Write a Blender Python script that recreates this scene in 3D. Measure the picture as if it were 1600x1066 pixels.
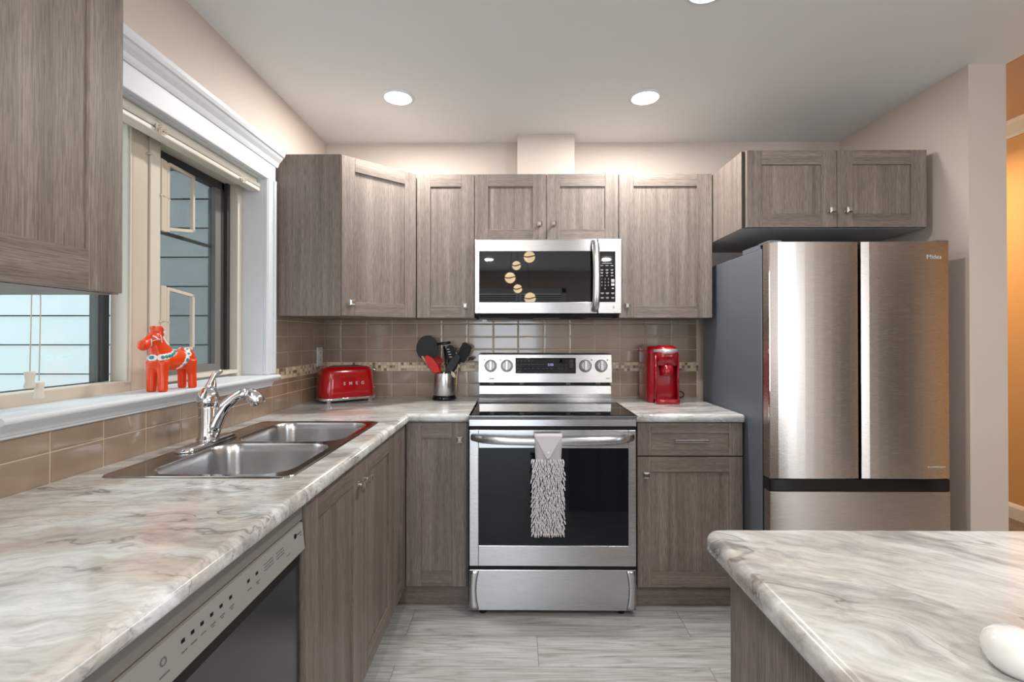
import bpy, bmesh, math, random
from math import pi, sin, cos, radians, sqrt
from mathutils import Vector, Matrix
from mathutils.bvhtree import BVHTree

random.seed(7)
for o in list(bpy.data.objects):
    bpy.data.objects.remove(o, do_unlink=True)
scene = bpy.context.scene
COL = scene.collection
V = Vector

# ------------------------------------------------------------------ camera
H = 1.2727
yw, pt = 0.0076, 0.0057
fwd = V((-sin(yw)*cos(pt), cos(yw)*cos(pt), sin(pt)))
rgt = V((cos(yw), sin(yw), 0.0))
upv = rgt.cross(fwd)
cam_data = bpy.data.cameras.new('camera')
cam_data.sensor_width = 36.0
cam_data.lens = 747.32 / 1600 * 36.0
cam_data.shift_y = -11.2 / 1600
cam_data.clip_start = 0.02
cam_data.clip_end = 100
cam = bpy.data.objects.new('camera', cam_data)
COL.objects.link(cam)
m = Matrix((rgt, upv, -fwd)).transposed().to_4x4()
m.translation = V((0, 0, H))
cam.matrix_world = m
scene.camera = cam

# ------------------------------------------------------------------ world, exposure, big lights
scene.view_settings.view_transform = 'Standard'
scene.view_settings.look = 'None'
scene.view_settings.gamma = 1.0
scene.view_settings.use_curve_mapping = False
scene.view_settings.exposure = 0.06

world = bpy.data.worlds.new('world')
scene.world = world
world.use_nodes = True
wn = world.node_tree
bg = wn.nodes['Background']
bg.inputs['Color'].default_value = (0.88, 0.95, 1.0, 1)
bg.inputs['Strength'].default_value = 2.1


def area_light(name, loc, target, sx, sy, power, color, spread=180, shape='RECTANGLE'):
    ld = bpy.data.lights.new(name, 'AREA')
    ld.shape = shape
    ld.size = sx
    if shape in ('RECTANGLE', 'ELLIPSE'):
        ld.size_y = sy
    ld.energy = power
    ld.color = color
    ld.spread = radians(spread)
    lo = bpy.data.objects.new(name, ld)
    COL.objects.link(lo)
    lo.location = loc
    d = V(target) - V(loc)
    lo.rotation_euler = d.to_track_quat('-Z', 'Y').to_euler()
    return lo


# daylight at the rear window behind the photographer, plus an added side fill
area_light('daylight_rear_window', (-0.20, -3.46, 1.12), (-0.20, 0, 1.2), 1.2, 1.4, 34, (0.80, 0.90, 1.0))
area_light('added_side_fill', (3.40, -2.75, 1.15), (0, -2.2, 1.15), 1.2, 2.0, 70, (0.82, 0.91, 1.0))  # unseen fill light, added to brighten the room and tint the refrigerator edge

# ------------------------------------------------------------------ key dimensions
L = -1.138      # left wall
R = 1.928       # right wall beside the refrigerator
R2 = 2.088
RE = 2.046      # front end of that wall
D = 2.857       # back wall
C = 2.4328      # ceiling
YB = -3.6       # rear wall
XH = 3.47       # hall wall
CH = 2.76       # hall ceiling
CT = 0.914      # counter top


# ------------------------------------------------------------------ materials
def new_mat(name):
    mt = bpy.data.materials.new(name)
    mt.use_nodes = True
    return mt, mt.node_tree, mt.node_tree.nodes['Principled BSDF']


def simple(name, col, rough=0.5, metal=0.0, spec=0.5, coat=0.0, emis=None, estr=0.0, trans=0.0, ior=1.45):
    mt, nt, b = new_mat(name)
    b.inputs['Base Color'].default_value = (*col, 1)
    b.inputs['Roughness'].default_value = rough
    b.inputs['Metallic'].default_value = metal
    b.inputs['Specular IOR Level'].default_value = spec
    b.inputs['Coat Weight'].default_value = coat
    b.inputs['Coat Roughness'].default_value = 0.04
    b.inputs['Transmission Weight'].default_value = trans
    b.inputs['IOR'].default_value = ior
    if emis:
        b.inputs['Emission Color'].default_value = (*emis, 1)
        b.inputs['Emission Strength'].default_value = estr
    return mt


def N(nt, t, **kw):
    n = nt.nodes.new(t)
    for k, v in kw.items():
        if k in n.inputs:
            n.inputs[k].default_value = v
        else:
            setattr(n, k, v)
    return n


def ramp(nt, stops, interp='LINEAR'):
    n = nt.nodes.new('ShaderNodeValToRGB')
    cr = n.color_ramp
    cr.interpolation = interp
    while len(cr.elements) < len(stops):
        cr.elements.new(0.5)
    for e, (p, c) in zip(cr.elements, stops):
        e.position = p
        e.color = (*c, 1)
    return n


def coords(nt, scale=(1, 1, 1), rot=(0, 0, 0), loc=(0, 0, 0)):
    tc = nt.nodes.new('ShaderNodeTexCoord')
    mp = nt.nodes.new('ShaderNodeMapping')
    mp.inputs['Scale'].default_value = scale
    mp.inputs['Rotation'].default_value = rot
    mp.inputs['Location'].default_value = loc
    nt.links.new(tc.outputs['Object'], mp.inputs['Vector'])
    return mp


def paint(name, col, rough=0.6, bump=0.05, bscale=180):
    mt, nt, b = new_mat(name)
    b.inputs['Base Color'].default_value = (*col, 1)
    b.inputs['Roughness'].default_value = rough
    b.inputs['Specular IOR Level'].default_value = 0.3
    mp = coords(nt)
    no = N(nt, 'ShaderNodeTexNoise', Scale=bscale, Detail=2.0)
    bu = N(nt, 'ShaderNodeBump', Strength=bump, Distance=0.002)
    nt.links.new(mp.outputs[0], no.inputs['Vector'])
    nt.links.new(no.outputs['Fac'], bu.inputs['Height'])
    nt.links.new(bu.outputs[0], b.inputs['Normal'])
    return mt


def laminate(name, grain='z', rotz=0.0):
    """grey-brown textured wood laminate, grain running along one axis"""
    mt, nt, b = new_mat(name)
    tc = nt.nodes.new('ShaderNodeTexCoord')
    mr = nt.nodes.new('ShaderNodeMapping')
    mr.inputs['Rotation'].default_value = (0, 0, rotz)
    nt.links.new(tc.outputs['Object'], mr.inputs['Vector'])

    def sc(hi, lo):
        mp = nt.nodes.new('ShaderNodeMapping')
        mp.inputs['Scale'].default_value = {'z': (hi, hi, lo), 'x': (lo, hi, hi), 'y': (hi, lo, hi)}[grain]
        nt.links.new(mr.outputs[0], mp.inputs['Vector'])
        return mp
    a = sc(26, 0.55)
    n1 = N(nt, 'ShaderNodeTexNoise', Scale=1.0, Detail=3.0, Roughness=0.6, Distortion=0.12)
    nt.links.new(a.outputs[0], n1.inputs['Vector'])
    c = sc(320, 3.5)
    n2 = N(nt, 'ShaderNodeTexNoise', Scale=1.0, Detail=3.0, Roughness=0.65)
    nt.links.new(c.outputs[0], n2.inputs['Vector'])
    d = sc(520, 24.0)
    n3 = N(nt, 'ShaderNodeTexNoise', Scale=1.0, Detail=1.0)
    nt.links.new(d.outputs[0], n3.inputs['Vector'])
    r1 = ramp(nt, [(0.28, (0.145, 0.120, 0.106)), (0.5, (0.203, 0.170, 0.150)), (0.72, (0.262, 0.224, 0.200))])
    nt.links.new(n1.outputs['Fac'], r1.inputs[0])
    r2 = ramp(nt, [(0.33, (0.66, 0.65, 0.64)), (0.52, (0.98, 0.98, 0.98)), (0.75, (1.22, 1.22, 1.23))])
    nt.links.new(n2.outputs['Fac'], r2.inputs[0])
    mx = N(nt, 'ShaderNodeMix', data_type='RGBA', blend_type='MULTIPLY')
    mx.inputs[0].default_value = 0.7
    nt.links.new(r1.outputs[0], mx.inputs[6])
    nt.links.new(r2.outputs[0], mx.inputs[7])
    r3 = ramp(nt, [(0.38, (0.68, 0.67, 0.66)), (0.5, (1.0, 1.0, 1.0)), (0.66, (1.22, 1.22, 1.22))])
    nt.links.new(n3.outputs['Fac'], r3.inputs[0])
    m2 = N(nt, 'ShaderNodeMix', data_type='RGBA', blend_type='MULTIPLY')
    m2.inputs[0].default_value = 0.7
    nt.links.new(mx.outputs[2], m2.inputs[6])
    nt.links.new(r3.outputs[0], m2.inputs[7])
    nt.links.new(m2.outputs[2], b.inputs['Base Color'])
    b.inputs['Roughness'].default_value = 0.42
    b.inputs['Specular IOR Level'].default_value = 0.4
    bu = N(nt, 'ShaderNodeBump', Strength=0.12, Distance=0.001)
    nt.links.new(n2.outputs['Fac'], bu.inputs['Height'])
    nt.links.new(bu.outputs[0], b.inputs['Normal'])
    return mt


def marble_laminate(name, rotz=0.0):
    mt, nt, b = new_mat(name)
    mp = coords(nt, rot=(0, 0, rotz))
    # domain warp
    w = N(nt, 'ShaderNodeTexNoise', Scale=2.6, Detail=4.0, Roughness=0.55)
    nt.links.new(mp.outputs[0], w.inputs['Vector'])
    sub = N(nt, 'ShaderNodeVectorMath', operation='SUBTRACT')
    sub.inputs[1].default_value = (0.5, 0.5, 0.5)
    nt.links.new(w.outputs['Color'], sub.inputs[0])
    sc = N(nt, 'ShaderNodeVectorMath', operation='SCALE')
    sc.inputs['Scale'].default_value = 0.20
    nt.links.new(sub.outputs[0], sc.inputs[0])
    ad = N(nt, 'ShaderNodeVectorMath', operation='ADD')
    nt.links.new(mp.outputs[0], ad.inputs[0])
    nt.links.new(sc.outputs[0], ad.inputs[1])

    def layer(scl, seed, detail=6.0, rough=0.6, dist=0.25):
        m2 = nt.nodes.new('ShaderNodeMapping')
        m2.inputs['Scale'].default_value = scl
        m2.inputs['Location'].default_value = seed
        nt.links.new(ad.outputs[0], m2.inputs['Vector'])
        n = N(nt, 'ShaderNodeTexNoise', Scale=1.0, Detail=detail, Roughness=rough, Distortion=dist)
        nt.links.new(m2.outputs[0], n.inputs['Vector'])
        return n
    base = layer((2.2, 13, 13), (0, 0, 0))
    tan = layer((1.9, 8.5, 8.5), (5.1, 2.2, 0))
    grey = layer((2.3, 10.5, 10.5), (9.7, 7.7, 1))
    vein = layer((2.0, 9.0, 9.0), (2.3, 4.9, 3), detail=4.0, rough=0.5)
    fine = layer((16, 100, 100), (1, 1, 1), detail=4.0)
    rb = ramp(nt, [(0.30, (0.31, 0.298, 0.29)), (0.43, (0.46, 0.457, 0.45)), (0.54, (0.585, 0.597, 0.60)), (0.70, (0.67, 0.69, 0.70))])
    nt.links.new(base.outputs['Fac'], rb.inputs[0])
    rt = ramp(nt, [(0.48, (0, 0, 0)), (0.62, (0.72, 0.72, 0.72))])
    nt.links.new(tan.outputs['Fac'], rt.inputs[0])
    m1 = N(nt, 'ShaderNodeMix', data_type='RGBA')
    m1.inputs[7].default_value = (0.44, 0.385, 0.335, 1)
    nt.links.new(rt.outputs[0], m1.inputs[0])
    nt.links.new(rb.outputs[0], m1.inputs[6])
    rg = ramp(nt, [(0.53, (0, 0, 0)), (0.66, (0.85, 0.85, 0.85))])
    nt.links.new(grey.outputs['Fac'], rg.inputs[0])
    m2 = N(nt, 'ShaderNodeMix', data_type='RGBA')
    m2.inputs[7].default_value = (0.27, 0.255, 0.25, 1)
    nt.links.new(rg.outputs[0], m2.inputs[0])
    nt.links.new(m1.outputs[2], m2.inputs[6])
    rv = ramp(nt, [(0.484, (0, 0, 0)), (0.498, (0.75, 0.75, 0.75)), (0.502, (0.75, 0.75, 0.75)), (0.510, (0, 0, 0))])
    nt.links.new(vein.outputs['Fac'], rv.inputs[0])
    rg2 = ramp(nt, [(0.46, (0, 0, 0)), (0.58, (1, 1, 1))])
    nt.links.new(grey.outputs['Fac'], rg2.inputs[0])
    mv = N(nt, 'ShaderNodeMix', data_type='RGBA', blend_type='MULTIPLY')
    mv.inputs[0].default_value = 0.9
    nt.links.new(rv.outputs[0], mv.inputs[6])
    nt.links.new(rg2.outputs[0], mv.inputs[7])
    m3 = N(nt, 'ShaderNodeMix', data_type='RGBA')
    m3.inputs[7].default_value = (0.15, 0.13, 0.125, 1)
    nt.links.new(mv.outputs[2], m3.inputs[0])
    nt.links.new(m2.outputs[2], m3.inputs[6])
    rf = ramp(nt, [(0.3, (0.80, 0.80, 0.80)), (0.52, (1, 1, 1)), (0.75, (1.10, 1.10, 1.10))])
    nt.links.new(fine.outputs['Fac'], rf.inputs[0])
    m4 = N(nt, 'ShaderNodeMix', data_type='RGBA', blend_type='MULTIPLY')
    m4.inputs[0].default_value = 1.0
    nt.links.new(m3.outputs[2], m4.inputs[6])
    nt.links.new(rf.outputs[0], m4.inputs[7])
    nt.links.new(m4.outputs[2], b.inputs['Base Color'])
    b.inputs['Roughness'].default_value = 0.16
    b.inputs['Specular IOR Level'].default_value = 0.5
    bu = N(nt, 'ShaderNodeBump', Strength=0.06, Distance=0.001)
    nt.links.new(fine.outputs['Fac'], bu.inputs['Height'])
    nt.links.new(bu.outputs[0], b.inputs['Normal'])
    return mt


def steel(name, col, rough, grain='x', strength=0.1, hi=900, rvar=0.015, aniso=0.0, tang=(0, 0, 1)):
    mt, nt, b = new_mat(name)
    b.inputs['Base Color'].default_value = (*col, 1)
    b.inputs['Metallic'].default_value = 1.0
    s = {'x': (4, hi, hi), 'y': (hi, 4, hi), 'z': (hi, hi, 4)}[grain]
    mp = coords(nt, scale=s)
    no = N(nt, 'ShaderNodeTexNoise', Scale=1.0, Detail=2.0)
    nt.links.new(mp.outputs[0], no.inputs['Vector'])
    mr = N(nt, 'ShaderNodeMapRange')
    mr.inputs['To Min'].default_value = max(0.02, rough-rvar)
    mr.inputs['To Max'].default_value = rough+rvar
    nt.links.new(no.outputs['Fac'], mr.inputs['Value'])
    nt.links.new(mr.outputs[0], b.inputs['Roughness'])
    bu = N(nt, 'ShaderNodeBump', Strength=strength, Distance=0.0004)
    nt.links.new(no.outputs['Fac'], bu.inputs['Height'])
    nt.links.new(bu.outputs[0], b.inputs['Normal'])
    if aniso:
        nt.links.remove(b.inputs['Normal'].links[0])
        # brushed finish: reflections smear across the brushing direction
        b.inputs['Anisotropic'].default_value = aniso
        cv = nt.nodes.new('ShaderNodeCombineXYZ')
        for i_, v_ in enumerate(tang):
            cv.inputs[i_].default_value = v_
        nt.links.new(cv.outputs[0], b.inputs['Tangent'])
    return mt


def floor_material():
    mt, nt, b = new_mat('grey_oak_planks')
    mp = coords(nt, loc=(0.467, -1.85, 0))
    br = N(nt, 'ShaderNodeTexBrick', Scale=1.0)
    br.inputs['Color1'].default_value = (0.0, 0, 0, 1)
    br.inputs['Color2'].default_value = (1, 1, 1, 1)
    br.inputs['Mortar'].default_value = (0.5, 0.5, 0.5, 1)
    br.inputs['Mortar Size'].default_value = 0.0011
    br.inputs['Brick Width'].default_value = 1.21
    br.inputs['Row Height'].default_value = 0.19
    br.offset = 0.54
    br.offset_frequency = 2
    nt.links.new(mp.outputs[0], br.inputs['Vector'])
    # per plank offset of the grain
    sc = N(nt, 'ShaderNodeVectorMath', operation='SCALE')
    sc.inputs['Scale'].default_value = 7.0
    nt.links.new(br.outputs['Color'], sc.inputs[0])
    ad = N(nt, 'ShaderNodeVectorMath', operation='ADD')
    nt.links.new(mp.outputs[0], ad.inputs[0])
    nt.links.new(sc.outputs[0], ad.inputs[1])

    def layer(s, detail, dist, rough=0.6):
        m2 = nt.nodes.new('ShaderNodeMapping')
        m2.inputs['Scale'].default_value = s
        nt.links.new(ad.outputs[0], m2.inputs['Vector'])
        n = N(nt, 'ShaderNodeTexNoise', Scale=1.0, Detail=detail, Distortion=dist, Roughness=rough)
        nt.links.new(m2.outputs[0], n.inputs['Vector'])
        return n
    warp = layer((0.45, 6, 1), 3.0, 0.3)
    mulw = N(nt, 'ShaderNodeMath', operation='MULTIPLY')
    mulw.inputs[1].default_value = 17.0
    nt.links.new(warp.outputs['Fac'], mulw.inputs[0])
    sn = N(nt, 'ShaderNodeMath', operation='PINGPONG')
    sn.inputs[1].default_value = 0.5
    nt.links.new(mulw.outputs[0], sn.inputs[0])
    g1 = layer((1.6, 26, 1), 5.0, 1.0)
    g2 = layer((9, 190, 1), 3.0, 0.2)
    r0 = ramp(nt, [(0.0, (0.72, 0.70, 0.68)), (0.16, (0.93, 0.925, 0.92)), (0.5, (1.03, 1.03, 1.03))])
    nt.links.new(sn.outputs[0], r0.inputs[0])
    r1 = ramp(nt, [(0.30, (0.30, 0.29, 0.28)), (0.48, (0.43, 0.43, 0.43)), (0.70, (0.52, 0.535, 0.55))])
    nt.links.new(g1.outputs['Fac'], r1.inputs[0])
    r2 = ramp(nt, [(0.30, (0.80, 0.79, 0.78)), (0.55, (1.0, 1.0, 1.0)), (0.8, (1.08, 1.08, 1.08))])
    nt.links.new(g2.outputs['Fac'], r2.inputs[0])
    ma = N(nt, 'ShaderNodeMix', data_type='RGBA', blend_type='MULTIPLY')
    ma.inputs[0].default_value = 0.9
    nt.links.new(r1.outputs[0], ma.inputs[6])
    nt.links.new(r0.outputs[0], ma.inputs[7])
    mb = N(nt, 'ShaderNodeMix', data_type='RGBA', blend_type='MULTIPLY')
    mb.inputs[0].default_value = 1.0
    nt.links.new(ma.outputs[2], mb.inputs[6])
    nt.links.new(r2.outputs[0], mb.inputs[7])
    mc = N(nt, 'ShaderNodeMix', data_type='RGBA')
    mc.inputs[7].default_value = (0.13, 0.12, 0.115, 1)
    nt.links.new(br.outputs['Fac'], mc.inputs[0])
    nt.links.new(mb.outputs[2], mc.inputs[6])
    nt.links.new(mc.outputs[2], b.inputs['Base Color'])
    b.inputs['Roughness'].default_value = 0.38
    bu = N(nt, 'ShaderNodeBump', Strength=0.1, Distance=0.001)
    nt.links.new(g2.outputs['Fac'], bu.inputs['Height'])
    nt.links.new(bu.outputs[0], b.inputs['Normal'])
    return mt


def tile_material():
    mt, nt, b = new_mat('taupe_glazed_tile')
    mp = coords(nt, scale=(1, 1, 1))
    n1 = N(nt, 'ShaderNodeTexNoise', Scale=7.0, Detail=3.0)
    nt.links.new(mp.outputs[0], n1.inputs['Vector'])
    r = ramp(nt, [(0.3, (0.275, 0.200, 0.145)), (0.7, (0.355, 0.270, 0.205))])
    nt.links.new(n1.outputs['Fac'], r.inputs[0])
    nt.links.new(r.outputs[0], b.inputs['Base Color'])
    b.inputs['Roughness'].default_value = 0.14
    b.inputs['Coat Weight'].default_value = 0.5
    b.inputs['Coat Roughness'].default_value = 0.05
    m2 = coords(nt, scale=(9, 9, 22))
    n2 = N(nt, 'ShaderNodeTexNoise', Scale=1.0, Detail=1.0)
    nt.links.new(m2.outputs[0], n2.inputs['Vector'])
    bu = N(nt, 'ShaderNodeBump', Strength=0.12, Distance=0.003)
    nt.links.new(n2.outputs['Fac'], bu.inputs['Height'])
    nt.links.new(bu.outputs[0], b.inputs['Normal'])
    return mt


def screen_material():
    mt, nt, b = new_mat('insect_screen')
    out = nt.nodes['Material Output']
    b.inputs['Base Color'].default_value = (0.03, 0.035, 0.04, 1)
    b.inputs['Roughness'].default_value = 0.7
    tr = nt.nodes.new('ShaderNodeBsdfTransparent')
    mx = nt.nodes.new('ShaderNodeMixShader')
    mx.inputs[0].default_value = 0.46
    nt.links.new(tr.outputs[0], mx.inputs[1])
    nt.links.new(b.outputs[0], mx.inputs[2])
    nt.links.new(mx.outputs[0], out.inputs['Surface'])
    return mt


def pane_material(name='window_glass', refl=1.0):
    mt, nt, b = new_mat(name)
    out = nt.nodes['Material Output']
    gl = nt.nodes.new('ShaderNodeBsdfGlossy')
    gl.inputs['Roughness'].default_value = 0.0
    tr = nt.nodes.new('ShaderNodeBsdfTransparent')
    tr.inputs['Color'].default_value = (0.93, 0.97, 0.97, 1)
    lw = nt.nodes.new('ShaderNodeLayerWeight')
    lw.inputs['Blend'].default_value = 0.5
    pw = N(nt, 'ShaderNodeMath', operation='POWER')
    pw.inputs[1].default_value = 5.0
    nt.links.new(lw.outputs['Facing'], pw.inputs[0])
    ml = N(nt, 'ShaderNodeMath', operation='MULTIPLY_ADD')
    ml.inputs[1].default_value = 0.9
    ml.inputs[2].default_value = 0.04
    nt.links.new(pw.outputs[0], ml.inputs[0])
    mx = nt.nodes.new('ShaderNodeMixShader')
    nt.links.new(ml.outputs[0], mx.inputs[0])
    nt.links.new(tr.outputs[0], mx.inputs[1])
    nt.links.new(gl.outputs[0], mx.inputs[2])
    nt.links.new(mx.outputs[0], out.inputs['Surface'])
    return mt


M = {}
M['wall'] = paint('wall_paint', (0.62, 0.545, 0.495))
M['ceiling'] = paint('ceiling_paint', (0.80, 0.82, 0.83))
M['hall_wall'] = paint('hall_wall_paint', (0.60, 0.38, 0.19))
M['hall_ceiling'] = paint('hall_textured_ceiling', (0.62, 0.50, 0.40), 0.8, 0.9, 90)
M['trim'] = paint('white_trim_paint', (0.68, 0.72, 0.765), 0.45, 0.0)
M['tan'] = simple('tan_vinyl', (0.60, 0.535, 0.44), 0.4)
M['tan_light'] = simple('tan_vinyl_pale', (0.66, 0.62, 0.54), 0.4)
M['dark_frame'] = simple('dark_bronze_frame', (0.045, 0.045, 0.048), 0.45)
M['grey_frame'] = simple('grey_sash', (0.17, 0.17, 0.17), 0.5)
M['siding'] = paint('blue_grey_siding', (0.56, 0.65, 0.68), 0.6, 0.2, 60)
M['wz'] = laminate('laminate_vertical', 'z')
M['wx'] = laminate('laminate_across', 'x')
M['wy'] = laminate('laminate_depth', 'y')
M['wd'] = laminate('laminate_diagonal', 'x', radians(-43.5))
M['under'] = simple('cabinet_underside', (0.40, 0.39, 0.38), 0.5)
M['gap'] = simple('painted_gap_shade', (0.035, 0.028, 0.024), 0.8)  # near-black colour stands in for shade behind doors and siding laps
M['marble'] = marble_laminate('stone_look_laminate', radians(-10))
M['marble2'] = marble_laminate('stone_look_laminate_island', radians(33))
M['steel'] = steel('brushed_steel', (0.52, 0.53, 0.545), 0.27, 'x', 0.05, aniso=0.85)
M['steel_v'] = steel('brushed_steel_vertical', (0.60, 0.61, 0.62), 0.26, 'z')
M['fridge'] = steel('fridge_steel', (0.60, 0.545, 0.50), 0.27, 'x', 0.04, aniso=0.85)
M['sink'] = steel('sink_steel', (0.60, 0.60, 0.61), 0.26, 'y', 0.04, aniso=0.7)
M['sinkrim'] = steel('sink_rim_steel', (0.50, 0.50, 0.50), 0.10, 'y', 0.02, rvar=0.03)
M['chrome'] = simple('chrome', (0.80, 0.80, 0.82), 0.04, 1.0)
M['nickel'] = simple('polished_nickel', (0.70, 0.69, 0.68), 0.12, 1.0)
M['fridge_side'] = simple('fridge_side_grey', (0.155, 0.18, 0.215), 0.38, 0.35)
M['black_glass'] = simple('black_glass', (0.004, 0.004, 0.005), 0.03, 0.0, 0.5)
M['oven_glass'] = simple('oven_glass', (0.005, 0.008, 0.011), 0.03, 0.0, 0.38)
M['silver'] = simple('silver_plastic', (0.62, 0.62, 0.63), 0.3, 0.6)
M['knob_disc'] = simple('knob_disc_steel', (0.30, 0.305, 0.315), 0.35, 0.9)
M['mw_glass'] = simple('microwave_door_glass', (0.004, 0.0035, 0.003), 0.02, 0.0, 0.7)
M['black'] = simple('black_plastic', (0.008, 0.008, 0.009), 0.5, spec=0.3)
M['black_gloss'] = simple('black_gloss', (0.008, 0.008, 0.009), 0.1)
M['grey_plastic'] = simple('grey_plastic', (0.23, 0.222, 0.212), 0.45)
M['console'] = simple('dishwasher_console', (0.34, 0.335, 0.33), 0.4)
M['dish_dark'] = steel('dishwasher_dark_steel', (0.14, 0.145, 0.155), 0.22, 'y')
M['groove'] = simple('console_groove', (0.20, 0.12, 0.08), 0.6)
M['white_mark'] = simple('pale_print', (0.62, 0.62, 0.64), 0.6)
M['grey_mark'] = simple('grey_print', (0.13, 0.13, 0.14), 0.6)
M['gold_mark'] = simple('gold_sticker', (0.55, 0.45, 0.30), 0.4)
M['display'] = simple('clock_display', (0.02, 0.02, 0.05), 0.4, emis=(0.45, 0.40, 1.0), estr=1.3)
M['lamp'] = simple('led_diffuser', (0.9, 0.9, 0.9), 0.5, emis=(1.0, 0.97, 0.92), estr=14)
M['globe'] = simple('amber_globe', (0.9, 0.7, 0.4), 0.5, emis=(1.0, 0.76, 0.46), estr=15)
M['red'] = simple('red_enamel', (0.40, 0.003, 0.007), 0.14, coat=0.4)
M['red_dark'] = simple('red_gloss_plastic', (0.26, 0.003, 0.012), 0.18, coat=0.25)
M['red_silicone'] = simple('red_silicone', (0.55, 0.006, 0.008), 0.4)
M['grey_silicone'] = simple('grey_silicone', (0.032, 0.035, 0.04), 0.55, spec=.3)
M['wood_light'] = simple('pale_wood', (0.62, 0.42, 0.24), 0.6)
M['brown'] = simple('dark_brown_plastic', (0.06, 0.035, 0.025), 0.35)
M['twine'] = simple('white_twine', (0.70, 0.66, 0.58), 0.9)
M['white_plastic'] = simple('white_plastic', (0.72, 0.71, 0.71), 0.35)
M['grout'] = simple('grout', (0.62, 0.53, 0.43), 0.9)
M['tile'] = tile_material()
M['mos0'] = simple('mosaic_cream', (0.76, 0.66, 0.50), 0.25)
M['mos1'] = simple('mosaic_sand', (0.60, 0.49, 0.36), 0.25)
M['mos2'] = simple('mosaic_brown', (0.24, 0.165, 0.115), 0.2)
M['mos3'] = simple('mosaic_taupe', (0.36, 0.28, 0.215), 0.2)
M['floor'] = floor_material()
M['hall_floor'] = laminate('hall_floor_wood', 'y')
M['orange'] = simple('orange_lacquer', (0.74, 0.055, 0.004), 0.28, coat=0.2)
M['red_paint'] = simple('red_lacquer', (0.62, 0.03, 0.02), 0.22, coat=0.3)
M['white_paint'] = simple('white_enamel_paint', (0.80, 0.80, 0.78), 0.35)
M['blue_paint'] = simple('teal_paint', (0.03, 0.26, 0.36), 0.35)
M['green_paint'] = simple('green_paint', (0.05, 0.30, 0.16), 0.35)
M['terry'] = simple('grey_towel', (0.66, 0.64, 0.67), 0.95)
M['linen_dark'] = simple('towel_cloth_grey', (0.44, 0.435, 0.46), 0.9)
M['linen'] = simple('pale_towel_cloth', (0.60, 0.59, 0.61), 0.9)
M['blind'] = simple('ivory_blind', (0.70, 0.67, 0.60), 0.4)
M['cord'] = simple('ivory_cord', (0.72, 0.66, 0.56), 0.8)
M['ceramic'] = simple('white_glazed_ceramic', (0.76, 0.77, 0.77), 0.15, coat=0.4)
M['rubber'] = simple('black_rubber', (0.01, 0.01, 0.01), 0.7)
M['glass'] = pane_material()
M['screen'] = screen_material()


# ------------------------------------------------------------------ mesh helpers
def tag(o, label=None, cat=None, group=None, kind=None):
    if label:
        o['label'] = label
    if cat:
        o['category'] = cat
    if group:
        o['group'] = group
    if kind:
        o['kind'] = kind
    return o


def thing(name, loc, label, cat, group=None):
    o = bpy.data.objects.new(name, None)
    o.empty_display_size = 0.05
    COL.objects.link(o)
    o.location = loc
    return tag(o, label, cat, group)


def world_loc(o):
    p = V((0, 0, 0))
    while o:
        p += o.location
        o = o.parent
    return p


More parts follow.
